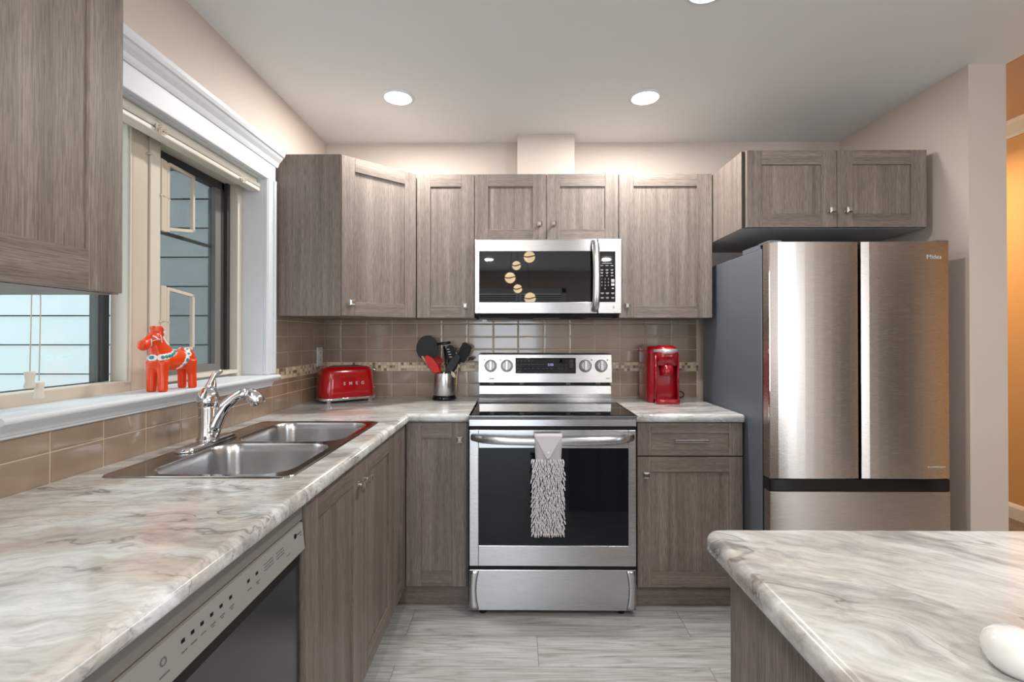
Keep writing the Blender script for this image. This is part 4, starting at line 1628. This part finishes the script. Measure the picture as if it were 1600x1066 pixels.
# ================================================================== TOASTER
tu = V((.791, .611, 0)); tn = V((.611, -.791, 0))     # along the front, outward
tc0 = V((-.949, 2.664, CT))
txf = Matrix((tu, -tn, V((0, 0, 1)))).transposed().to_4x4(); txf.translation = tc0
t = thing('toaster', tc0, 'glossy red retro two-slice toaster with chrome base in the counter corner', 'toaster')
b = MB(txf)
secs = [(.143, .083, .050, .024), (.146, .086, .052, .030), (.147, .087, .055, .060), (.144, .085, .055, .110), (.139, .081, .052, .150), (.134, .076, .05, .172), (.127, .069, .046, .184), (.116, .058, .04, .1915), (.100, .044, .034, .194)]
b.loft([rrect(0, 0, a, c, r, z, 8) for a, c, r, z in secs])
body = b.build('toaster_shell', M['red'], t)
b = MB(txf)
b.loft([rrect(0, 0, .146, .086, .05, z, 8) for z in (.014,)]+[rrect(0, 0, .1505, .0905, .052, z, 8) for z in (.016, .026)]+[rrect(0, 0, .1485, .0885, .05, .030, 8)])
b.build('base_ring', M['chrome'], t)
for sx in (-1, 1):
    for sy in (-1, 1):
        b = MB(txf)
        px_, py_ = sx*.112, sy*.066
        b.loft([rrect(px_, py_, .010, .010, .006, 0, 3), rrect(px_, py_, .015, .014, .008, .016, 3), rrect(px_, py_, .022, .016, .008, .020, 3)])
        b.build('foot', M['chrome'], t)
for sy in (-.024, .024):
    b = MB(txf); b.box(-.085, .085, sy-.014, sy+.014, .1900, .1955, 0, .002); b.box(-.080, .080, sy-.009, sy+.009, .1952, .1962, 1)
    b.build('bread_slot', [M['chrome'], M['black']], t)
b = MB(txf)
b.cyl((.128, 0, .168), (.160, 0, .168), .005, n=12); b.sphere((.166, 0, .168), .0115, n=10)
b.build('lever', M['chrome'], t)
b = MB(txf); b.cyl((.140, 0, .070), (.163, 0, .070), .020, .018, n=28, bev=.002)
b.build('browning_dial', M['chrome'], t)
for k, ch in enumerate('SMEG'):
    q = tc0+tu*(-.034+k*.033)+tn*.0868+V((0, 0, .104))
    text_obj(ch, .023, q, tu, (0, 0, 1), M['silver'], 'letter', t, .0016, weight=.0006)

# ================================================================== UTENSIL CROCK
cc = V((-.408, 2.735, CT))
t = thing('utensil_crock', cc, 'brushed steel utensil crock with a black base beside the range', 'utensil holder')
b = MB(); b.lathe([(.060, .020), (.061, .022), (.061, .150), (.0605, .152), (.0585, .152), (.058, .150), (.058, .024), (.0005, .022)], cc)
b.build('crock_wall', M['steel_v'], t)
b = MB(); b.lathe([(.0005, 0), (.064, 0), (.0685, .004), (.0685, .010), (.064, .020), (.0615, .026), (.0612, .022), (.0005, .021)], cc)
b.build('crock_base', M['black_gloss'], t)


def Pu(px, py, y=2.735):
    """point at a depth plane, measured once from the photograph's layout"""
    return V(((px-800)/747.32*y-.0076*y, y, H-(py-526.1)/747.32*y))


def utensil(name, label, parts, base):
    r_ = thing(name, base, label, 'utensil', None)
    for nm, bb, mt in parts:
        bb.build(nm, mt, r_)
    return r_


def blade(pts2, y, th=.006, tilt=0.0, bev=.002):
    bb = MB()
    ps = [Pu(px, py, y) for px, py in pts2]
    cz = min(p.z for p in ps)
    ps = [V((p.x, p.y+tilt*(p.z-cz), p.z)) for p in ps]
    bb.prism(ps, (0, th, 0), bev=bev)
    return bb


bx = lambda dx, dy=0.0: V((cc.x+dx, cc.y+dy, CT+.026))
# big grey round turner
circ = [(667.5+17.5*cos(a)*1.0, 545+(20.5 if sin(a) < 0 else 19)*sin(a)) for a in [2*pi*k/28 for k in range(28)]]
hb = MB(); hb.tube([bx(.012, .02), Pu(690, 583, 2.750), Pu(672, 560, 2.760)], [.005, .006, .006], n=10)
utensil('flat_turner', 'large rounded dark grey silicone turner leaning left in the crock', [('turner_head', blade(circ, 2.762, .005), M['grey_silicone']), ('turner_handle', hb, M['grey_silicone'])], bx(.012, .02))
# red spatula
hb = MB(); hb.tube([bx(.02, -.01), Pu(684, 586, 2.715)], [.005, .005], n=10)
utensil('scraper_spatula', 'red silicone spatula leaning left at the front of the crock', [('spatula_head', blade([(662, 558), (667, 555), (676, 560), (684, 571), (688, 583), (676, 583), (670, 575)], 2.700, .009, bev=.003), M['red_silicone']), ('spatula_handle', hb, M['white_plastic'])], bx(.02, -.01))
# pale spoon behind the red one
sp = MB(); sp.tube([bx(.03, .0), Pu(681, 585, 2.73), Pu(663, 562, 2.735), Pu(659, 557, 2.735)], [.004, .0045, .007, .006], n=10)
utensil('serving_spoon', 'pale handled spoon leaning far left behind the red spatula', [('spoon_handle', sp, M['wood_light'])], bx(.03, 0))
# red wire whisk
wk = MB()
c_ = Pu(685, 567, 2.722)
for k in range(7):
    a = pi*k/7
    loop = []
    for j in range(21):
        s = 2*pi*j/20
        rad_ = .028*abs(sin(s/2))**.8
        up = .046*(-cos(s))*.5+.010
        side = .022*sin(s)
        loop.append(c_+V((side*1.15*cos(a)-.12*up, side*sin(a)*.8, up)))
    wk.tube(loop, .0016, n=6, cap=False)
wh = MB(); wh.tube([bx(.01, -.03), c_+V((.002, 0, -.016))], [.006, .0075], n=12)
utensil('wire_whisk', 'red wire balloon whisk standing in the middle of the crock', [('whisk_wires', wk, M['red_silicone']), ('whisk_handle', wh, M['red_silicone'])], bx(.01, -.03))
# black t-shaped masher
tb = MB(); q0, q1 = Pu(683, 538, 2.745), Pu(704, 535.5, 2.745)
tb.tube([q0, q0*.5+q1*.5, q1], [.0075, .008, .0075], n=12)
th_ = MB(); th_.tube([bx(-.005, .01), Pu(698, 582, 2.745), Pu(694, 541, 2.745)], [.005, .0055, .006], n=10)
utensil('potato_masher', 'black T-handled masher standing upright in the crock', [('cross_grip', tb, M['black_gloss']), ('shaft', th_, M['black_gloss'])], bx(-.005, .01))
# slotted spoon
circ = [(703+8*cos(a), 552+13*sin(a)) for a in [2*pi*k/20 for k in range(20)]]
sl = MB()
for k in range(4):
    q = Pu(700+k*1.4, 546+k*4, 2.757); sl.box(q.x-.008, q.x+.008, q.y-.0012, q.y, q.z-.0022, q.z+.0022)
hb = MB(); hb.tube([bx(.0, .03), Pu(698, 583, 2.76), Pu(701, 562, 2.764)], [.004, .005, .005], n=10)
utensil('slotted_spoon', 'black slotted spoon behind the T-handled masher in the crock', [('spoon_bowl', blade(circ, 2.760, .005), M['black']), ('slots', sl, M['white_mark']), ('spoon_handle', hb, M['black'])], bx(0, .03))
# dark grey narrow spatula in front
hb = MB(); hb.tube([bx(-.03, -.02), Pu(698, 585, 2.712)], [.005, .006], n=10)
utensil('scraper_spatula', 'dark grey silicone spatula leaning right at the front of the crock', [('spatula_head', blade([(694, 584), (698, 571), (706, 559), (712, 553), (719, 556), (718, 563), (710, 576), (704, 584)], 2.702, .008, bev=.003), M['grey_silicone']), ('spatula_handle', hb, M['grey_silicone'])], bx(-.03, -.02))
# black square turner
hb = MB(); hb.tube([bx(-.04, .0), Pu(706, 583, 2.735), Pu(719, 562, 2.742)], [.005, .0055, .006], n=10)
utensil('flat_turner', 'black square-bladed turner leaning right in the crock', [('turner_head', blade([(714, 558), (718, 545), (723, 536), (726, 535), (735.5, 540), (737, 544), (733, 555), (725, 567), (717, 566)], 2.740, .005), M['black']), ('turner_handle', hb, M['black'])], bx(-.04, 0))
# small ladle with brown bowl at the right
hb = MB(); hb.tube([bx(-.045, .02), Pu(709, 582, 2.752), Pu(722, 568, 2.762), Pu(734, 562, 2.765)], [.003, .0035, .0035, .003], n=8)
lb = MB(); q = Pu(736, 561, 2.765); lb.sphere(q, .017, 0, (1, .8, .62), 10)
utensil('soup_ladle', 'dark brown ladle drooping at the far right of the crock', [('ladle_bowl', lb, M['brown']), ('ladle_handle', hb, M['steel'])], bx(-.045, .02))
# steel fork/peeler behind
hb = MB(); hb.tube([bx(-.01, .045), Pu(706, 582, 2.775), Pu(713, 556, 2.785), Pu(712, 544, 2.787)], [.004, .005, .006, .007], n=10)
utensil('serving_fork', 'steel-handled fork standing at the back of the crock', [('fork_handle', hb, M['steel'])], bx(-.01, .045))
# wooden skewers hanging on twine outside
sk = MB(); sk.tube([Pu(716, 569, 2.680), Pu(713.5, 590, 2.668), Pu(712.5, 611, 2.664)], [.0022, .0022, .0018], n=8); sk.tube([Pu(719, 569, 2.682), Pu(712, 581, 2.670)], .0018, n=8)
tn_ = MB()
for k in range(3):
    q = Pu(707+k*1.2, 584+k*1.6, 2.668)
    tn_.tube([q+V((.006*cos(a), .001*sin(a*2), .009*sin(a))) for a in [2*pi*j/12 for j in range(13)]], .0018, n=6, cap=False)
tn_.tube([Pu(705, 580, 2.668), Pu(711, 589, 2.668), Pu(713, 589.5, 2.667)], .0018, n=6)
utensil('wooden_skewer', 'pale wooden stick tied with white twine at the right rim of the crock', [('stick', sk, M['wood_light']), ('twine', tn_, M['twine'])], Pu(713, 590, 2.668))

# ================================================================== COFFEE MAKER
t = thing('coffee_maker', (.81, 2.66, CT), 'glossy red single-serve coffee maker on the counter right of the range', 'coffee maker')
z = CT
b = MB()
b.loft([rrect(.797, 2.700, hx_, hy_, r_, z+h_, 6) for hx_, hy_, r_, h_ in ((.078, .115, .04, .0), (.080, .117, .042, .006), (.081, .118, .042, .05), (.080, .117, .042, .285), (.076, .113, .040, .300), (.064, .100, .035, .306))])
b.build('water_tank_body', M['red_dark'], t)
b = MB()   # front tower: side cheeks, head block, drip base
def shell(bb, x0_, x1_, y0_, y1_, z0_, z1_, r_=.012):
    cxx, cyy = (x0_+x1_)/2, (y0_+y1_)/2
    bb.loft([rrect(cxx, cyy, (x1_-x0_)/2, (y1_-y0_)/2, r_, zz, 5) for zz in (z0_, z1_)])
shell(b, .744, .757, 2.560, 2.70, z+.002, z+.262, .006)
shell(b, .862, .875, 2.560, 2.70, z+.002, z+.262, .006)
shell(b, .744, .875, 2.600, 2.70, z+.002, z+.272, .012)
b.build('housing', M['red_dark'], t)
b = MB()
b.loft([rrect(.8095, 2.600, .0655, .062, .045, z+h_, 6) for h_ in (.205, .270)]+[rrect(.8095, 2.602, .063, .059, .045, z+.282, 6)])
b.lathe([(.0335, .150), (.036, .155), (.041, .205)], (.8095, 2.575, z))
b.build('brew_head', M['red_dark'], t)
b = MB()
b.loft([rrect(.8095, 2.604, .062, .060, .05, z+.282, 6), rrect(.8095, 2.606, .058, .056, .048, z+.300, 6), rrect(.8095, 2.610, .040, .040, .035, z+.310, 6)])
b.build('lid', M['red'], t)
b = MB()
pts_ = []
for k in range(25):
    a = pi+pi*k/24
    pts_.append((.8095+.0675*cos(a), 2.604+.0685*sin(a), z+.281))
b.tube(pts_, [.006+.0065*sin(pi*k/24) for k in range(25)], n=12, squash=(1, .45))
b.build('lid_handle', M['silver'], t)
b = MB()
b.loft([rrect(.8095, 2.590, .0655, .062, .028, z+h_, 6) for h_ in (.0, .022)]+[rrect(.8095, 2.590, .062, .058, .027, z+.026, 6)])
b.build('drip_tray', M['red_dark'], t)
t = thing('power_cord', (.93, 2.80, CT), 'black power cord looping on the counter behind the red coffee maker', 'cord')
b = MB()
cp_ = [(.875, 2.760, CT+.004), (.905, 2.775, CT+.018), (.935, 2.80, CT+.036), (.962, 2.812, CT+.040), (.983, 2.815, CT+.030), (.985, 2.805, CT+.014), (.965, 2.79, CT+.005), (.93, 2.77, CT+.004), (.885, 2.75, CT+.004)]
# smooth the path
def smooth_path(ps, it=2):
    ps = [V(p) for p in ps]
    for _ in range(it):
        q = [ps[0]]
        for a_, c_2 in zip(ps, ps[1:]):
            q += [a_*.75+c_2*.25, a_*.25+c_2*.75]
        q.append(ps[-1]); ps = q
    return ps
b.tube(smooth_path(cp_), .0032, n=8)
b.build('cable', M['rubber'], t)

# ================================================================== BLIND
t = thing('venetian_blind', (L-.03, 1.57, 1.93), 'ivory venetian blind drawn fully up at the head of the window', 'blind')
bxc = -1.170
b = MB(); b.box(bxc-.028, bxc+.010, 1.012, 2.132, 1.958, 1.981, 0, .002); b.build('head_rail', M['blind'], t)
b = MB()
for k in range(7):
    zz = 1.9415+k*.0021
    b.box(bxc-.022, bxc+.026, 1.014, 2.130, zz, zz+.0013, 0, .0004, 1)
b.build('slat_stack', M['blind'], t)
b = MB(); b.box(bxc-.020, bxc+.025, 1.014, 2.130, 1.922, 1.940, 0, .005, 3)
b.cyl((bxc+.004, 2.128, 1.931), (bxc+.004, 2.133, 1.931), .008, n=12)
b.build('bottom_rail', M['blind'], t)
for yk in (1.522, 1.99):
    b = MB()
    rk = random.Random(int(yk*100))
    for k in range(9):
        c_ = V((bxc+.028, yk+rk.uniform(-.016, .016), 1.934+rk.uniform(-.010, .012)))
        a0 = rk.uniform(0, pi)
        b.tube([c_+V((.004*cos(a*2), .013*cos(a), .008*sin(a+a0))) for a in [2*pi*j/12 for j in range(13)]], .0014, n=6, cap=False)
    b.tube([(bxc+.028, yk+.006, 1.94), (bxc+.030, yk+.012, 1.955), (bxc+.012, yk+.004, 1.972)], .0013, n=6)
    b.build('ladder_cord_knot', M['cord'], t)
b = MB()
for k, (yk, zb_) in enumerate(((1.128, 1.190), (1.150, 1.165))):
    b.tube([(bxc+.012, 1.138, 1.958), (bxc+.014, 1.139, 1.60), (bxc+.016, yk+.003, 1.360), (bxc+.016, yk, zb_)], .0013, n=6)
b.build('pull_cord', M['cord'], t)
for (yk, zb_) in ((1.128, 1.150), (1.150, 1.122)):
    b = MB(); b.lathe([(.004, .040), (.010, .039), (.0105, .033), (.0085, .024), (.0085, .014), (.0115, .004), (.0105, 0), (.0005, 0)], (bxc+.016, yk, zb_), n=18)
    b.build('tassel', M['cord'], t)

# ================================================================== HORSE FIGURINE
def voxel_union(b, voxel, smooth_it=6):
    me = bpy.data.meshes.new('vx')
    b.bm.to_mesh(me); b.bm.free()
    o = bpy.data.objects.new('vx', me); COL.objects.link(o)
    md = o.modifiers.new('r', 'REMESH'); md.mode = 'VOXEL'; md.voxel_size = voxel; md.use_smooth_shade = True
    ms = o.modifiers.new('s', 'SMOOTH'); ms.factor = .5; ms.iterations = smooth_it
    dg = bpy.context.evaluated_depsgraph_get()
    out = bpy.data.meshes.new_from_object(o.evaluated_get(dg))
    bpy.data.objects.remove(o, do_unlink=True)
    return out


HB = V((-1.122, 1.560, 1.099))     # base centre on the sill
hdir = V((-.10, -1, 0)).normalized()  # nose direction
hside = V((-hdir.y, hdir.x, 0))        # +x side (visible)
if hside.x < 0:
    hside = -hside


def hp_(f, s, zz):
    return hdir*f+hside*s+V((0, 0, zz))


b = MB()
b.tube([hp_(.066, 0, .094), hp_(.035, 0, .098), hp_(-.015, 0, .096), hp_(-.050, 0, .098)], [.030, .036, .034, .030], n=18, squash=(1.0, .86))
b.sphere(hp_(.052, 0, .100), .036, scale=(.80, 1, 1.05)); b.sphere(hp_(-.047, 0, .102), .036, scale=(.80, .95, 1.0))
b.tube([hp_(.045, 0, .115), hp_(.060, 0, .142), hp_(.070, 0, .166)], [.036, .027, .021], n=16, squash=(1.05, .80))
b.tube([hp_(.062, 0, .172), hp_(.085, 0, .165), hp_(.108, 0, .152), hp_(.116, 0, .147)], [.0185, .0175, .0135, .012], n=14, squash=(1.0, .85))
b.sphere(hp_(.112, 0, .1475), .0185, scale=(.85, 1, .95)); b.sphere(hp_(.074, 0, .168), .0240, scale=(.9, 1, .95))
for s in (-1, 1):
    b.tube([hp_(.060, s*.009, .178), hp_(.064, s*.011, .196), hp_(.069, s*.012, .206)], [.0115, .0115, .0095], n=10, squash=(1, .7))
    b.tube([hp_(.060, s*.017, .095), hp_(.062, s*.0185, .05), hp_(.063, s*.0195, .001)], [.019, .0145, .0140], n=14)
    b.tube([hp_(-.052, s*.017, .095), hp_(-.057, s*.0180, .05), hp_(-.059, s*.0190, .001)], [.020, .0135, .0130], n=14)
hm = voxel_union(b, .0028, 5)
for v in hm.vertices:
    if v.co.z < .0015:
        v.co.z = 0.0
t = thing('horse_figurine', HB, 'orange-red painted wooden horse figurine standing on the white window sill', 'figurine')
hm.materials.clear(); hm.materials.append(M['orange'])
ho = bpy.data.objects.new('carved_body', hm); COL.objects.link(ho); ho.parent = t
for p in hm.polygons:
    p.use_smooth = True
bvh = BVHTree.FromPolygons([v.co for v in hm.vertices], [p.vertices for p in hm.polygons])


def stamp(bb, f, zz, r, mat=0, side=1, lift=.0006, sc=(1, 1), from_front=0.0):
    d0 = (hside*side*(1-from_front)+hdir*from_front).normalized()
    org = hp_(f, 0, zz)+d0*.12
    hit = bvh.ray_cast(org, -d0)
    if hit[0] is None:
        return None
    p, nrm = hit[0], hit[1]
    q = nrm.to_track_quat('Z', 'Y').to_matrix()
    bb.sphere(p+nrm*lift*.5+HB, r, mat, (sc[0], sc[1], .22), 6, rot=q)
    return p+nrm*.0008


def stroke(bb, pts2, r, mat=0, side=1, ff=0.0, closed=False):
    ps = []
    m_ = 5
    for (f0, z0_), (f1, z1_) in zip(pts2, pts2[1:]):
        for k in range(m_):
            s = k/m_
            f, zz = f0+(f1-f0)*s, z0_+(z1_-z0_)*s
            d0 = (hside*side*(1-ff)+hdir*ff).normalized()
            hit = bvh.ray_cast(hp_(f, 0, zz)+d0*.12, -d0)
            if hit[0] is not None:
                ps.append(hit[0]+hit[1]*.0006+HB)
    if len(ps) > 2:
        bb.tube(ps, r, mat, n=6)


for side in (1, -1):
    hb_ = MB(); hd = MB()
    # collar: scallops from chest up to the withers
    for k in range(11):
        s = k/10
        f, zz = .074-.085*s, .108+.028*s*s+.006*s
        stamp(hb_, f, zz, .0105, 0, side)
    for k in range(8):
        s = (k+.4)/8
        f, zz = .074-.085*s, .108+.028*s*s+.006*s
        stamp(hd, f, zz, .0058, k % 3 == 1 and 1 or 0, side, .0062)
    for (f, zz, r) in ((-.016, .134, .009), (-.026, .131, .010), (-.038, .130, .010), (-.034, .116, .011), (-.028, .104, .009), (-.021, .094, .009), (-.014, .084, .008), (-.005, .076, .007), (.004, .070, .006)):
        stamp(hb_, f, zz, r, 0, side)
    for (f, zz, r) in ((-.034, .116, .0035), (-.023, .096, .006), (-.038, .130, .0035), (-.012, .082, .004)):
        stamp(hd, f, zz, r*1.15, 0, side, .0062)
    stroke(hb_, [(.050, .186), (.048, .172), (.044, .158), (.036, .150), (.028, .152)], .0020, 0, side)
    stroke(hb_, [(.040, .176), (.034, .164), (.026, .152)], .0024, 0, side)
    stroke(hb_, [(.098, .166), (.098, .156), (.094, .146), (.090, .142)], .0016, 0, side)
    stroke(hb_, [(.072, .178), (.070, .164), (.064, .152)], .0014, 0, side)
    stroke(hb_, [(.100, .158), (.086, .164), (.072, .166)], .0012, 0, side)
    stroke(hb_, [(.062, .190), (.054, .176), (.050, .162), (.044, .150), (.036, .146), (.030, .150)], .0026, 0, side)
    stroke(hb_, [(.092, .176), (.086, .170), (.080, .164)], .0022, 0, side)
    hb_.build('painted_harness', M['white_paint'], t)
    hd.build('painted_dots', [M['blue_paint'], M['green_paint']], t)
hb_ = MB(); hd = MB()
for k in range(3):
    stamp(hb_, .075, .108, .0105, 0, 1, from_front=.55+.2*k); stamp(hd, .075, .108, .0056, 0, 1, .0062, from_front=.62+.15*k)
hb_.build('painted_harness', M['white_paint'], t)
hd.build('painted_dots', M['blue_paint'], t)

# ================================================================== WHITE CERAMIC ON THE ISLAND
wc = V((.538, .518, CT))
t = thing('ceramic_ornament', wc, 'smooth white rounded ceramic piece on the island counter at the lower right', 'ornament')
b = MB(); b.lathe([(.0005, 0), (.014, 0), (.021, .002), (.027, .009), (.0300, .018), (.0300, .026), (.0265, .034), (.019, .0405), (.009, .0435), (.0005, .044)], wc, n=48)
b.build('ceramic_body', M['ceramic'], t)

# ================================================================== CEILING LIGHTS
SPOTS = [(-.570, 2.307, 'recessed ceiling light on the left above the counter corner'),
         (.628, 2.316, 'recessed ceiling light on the right above the range'),
         (.640, 1.590, 'recessed ceiling light cut off by the top edge, nearest the camera'),
         (-.40, -.40, None), (1.35, -.40, None), (-.40, -2.2, None), (1.35, -2.2, None)]  # last four are unseen, added to brighten the room
for i, (x, y, lb_) in enumerate(SPOTS):
    lb2 = lb_ or 'ceiling light added unseen behind the camera as fill'
    t = thing('ceiling_light', (x, y, C), 'glowing white round '+lb2, 'light', 'recessed ceiling lights')
    b = MB(); b.lathe([(.064, 0.0), (.064, -.006), (.0665, -.0065), (.078, -.003), (.079, 0.0)], (x, y, C), n=48)
    b.build('trim_ring', M['ceiling'], t)
    b = MB(); b.lathe([(.0005, -.0052), (.064, -.0052), (.064, -.001)], (x, y, C), n=48)
    b.build('diffuser', M['lamp'], t)
    ld = area_light('lamp_of_ceiling_light', (x, y, C-.012), (x, y, 0), .12, .12, (14.5, 14.5, 10, 14, 14, 19, 19)[i], (1.0, .955, .90), 180, 'DISK')
    ld.parent = t
    ld.location = (0, 0, -.012)

# hall lamp
t = thing('hall_ceiling_light', (2.75, 3.6, CH), 'warm glass ceiling light in the orange hallway', 'light')
b = MB(); b.lathe([(.15, 0), (.15, -.02), (.13, -.06), (.08, -.09), (.0005, -.1)], (2.75, 3.6, CH), n=40); b.build('glass_bowl', M['globe'], t)
ld = area_light('lamp_of_hall', (2.75, 3.6, CH-.12), (2.75, 3.6, 0), .25, .25, 30, (1.0, .66, .34), 170, 'DISK')
ld.parent = t; ld.location = (0, 0, -.12)

# pendant cluster reflected in the microwave door
t = thing('pendant_lamp', (.02, -.40, C), 'cluster of amber glass globe pendants reflected in the microwave door', 'light')
b = MB(); b.lathe([(.0005, -.03), (.17, -.03), (.18, -.02), (.18, 0)], (.02, -.40, C), n=40); b.build('canopy', M['nickel'], t)
for (px, py, r) in ((827, 403, .062), (807, 416.5, .048), (797, 433.5, .060), (809, 451.5, .048), (828, 467, .062)):
    dv = 5.33
    gx = (px-800)/747.32*dv-.0076*dv
    gz = H-(py-526.1)/747.32*dv
    gy = -.40+random.uniform(-.08, .08)
    b = MB(); b.sphere((gx, gy, gz), r)
    gl = b.build('glass_globe', M['globe'], t)
    b = MB()
    b.tube([(gx+r*1.01*cos(a), gy+r*1.01*sin(a), gz+.010*sin(a*2+1)) for a in [2*pi*k/32 for k in range(33)]], .006, n=8, cap=False)
    b.build('dark_band', M['black'], gl)
    b = MB(); b.tube([(gx, gy, gz+r-.002), (gx*.6+.008, -.40, C-.028)], .0012, n=6); b.build('hanging_wire', M['black'], gl)

# rear window with dark blinds (seen only as a reflection)
b = MB()
for (x0_, x1_, z0_, z1_) in ((-.80, -.72, .32, 2.13), (.82, .90, .32, 2.13), (-.80, .90, 2.05, 2.13), (-.80, .90, .30, .38), (.02, .08, .38, 2.05)):
    b.box(x0_, x1_, YB, YB+.02, z0_, z1_, 0, .003)
ow = structure(b.build('window_3', M['trim']))
b = MB()
for k in range(42):
    zz = .40+k*.039
    b.box(-.71, .01, YB-.06, YB-.04, zz, zz+.020, 0, .001, 1, rot=Matrix.Rotation(.5, 3, 'X'))
    b.box(.09, .81, YB-.06, YB-.04, zz, zz+.020, 0, .001, 1, rot=Matrix.Rotation(.5, 3, 'X'))
b.build('blind_slats', M['grey_frame'], ow)

# unseen dark door, added to darken the reflection in the refrigerator
b = MB()
b.box(XH-.03, XH-.005, -.98, .06, 0.01, 2.05, 0, .003)
for z0_, z1_ in ((.15, .95), (1.08, 1.92)):
    b.box(XH-.036, XH-.028, -.84, -.08, z0_, z1_, 0, .006)
dk = structure(b.build('reflection_door', simple('reflection_door_dark', (0.028, 0.018, 0.012), 0.5)))
b = MB(); b.box(XH-.02, XH, -1.06, -.98, 0, 2.13, 0, .003); b.box(XH-.02, XH, .06, .13, 0, 2.13, 0, .003); b.box(XH-.02, XH, -1.06, .13, 2.05, 2.13, 0, .003)
b.build('reflection_door_casing', M['trim'], dk)

# frame added around the side fill light, with no door behind it
b = MB()
for y0_, y1_ in ((-3.42, -3.36), (-2.78, -2.72), (-2.14, -2.08)):
    b.box(XH-.045, XH-.001, y0_, y1_, 0.01, 2.26, 0, .004)
b.box(XH-.045, XH-.001, -3.42, -2.08, 2.18, 2.26, 0, .004); b.box(XH-.045, XH-.001, -3.42, -2.08, 0.01, .12, 0, .004)
structure(b.build('fill_light_frame', M['trim']))
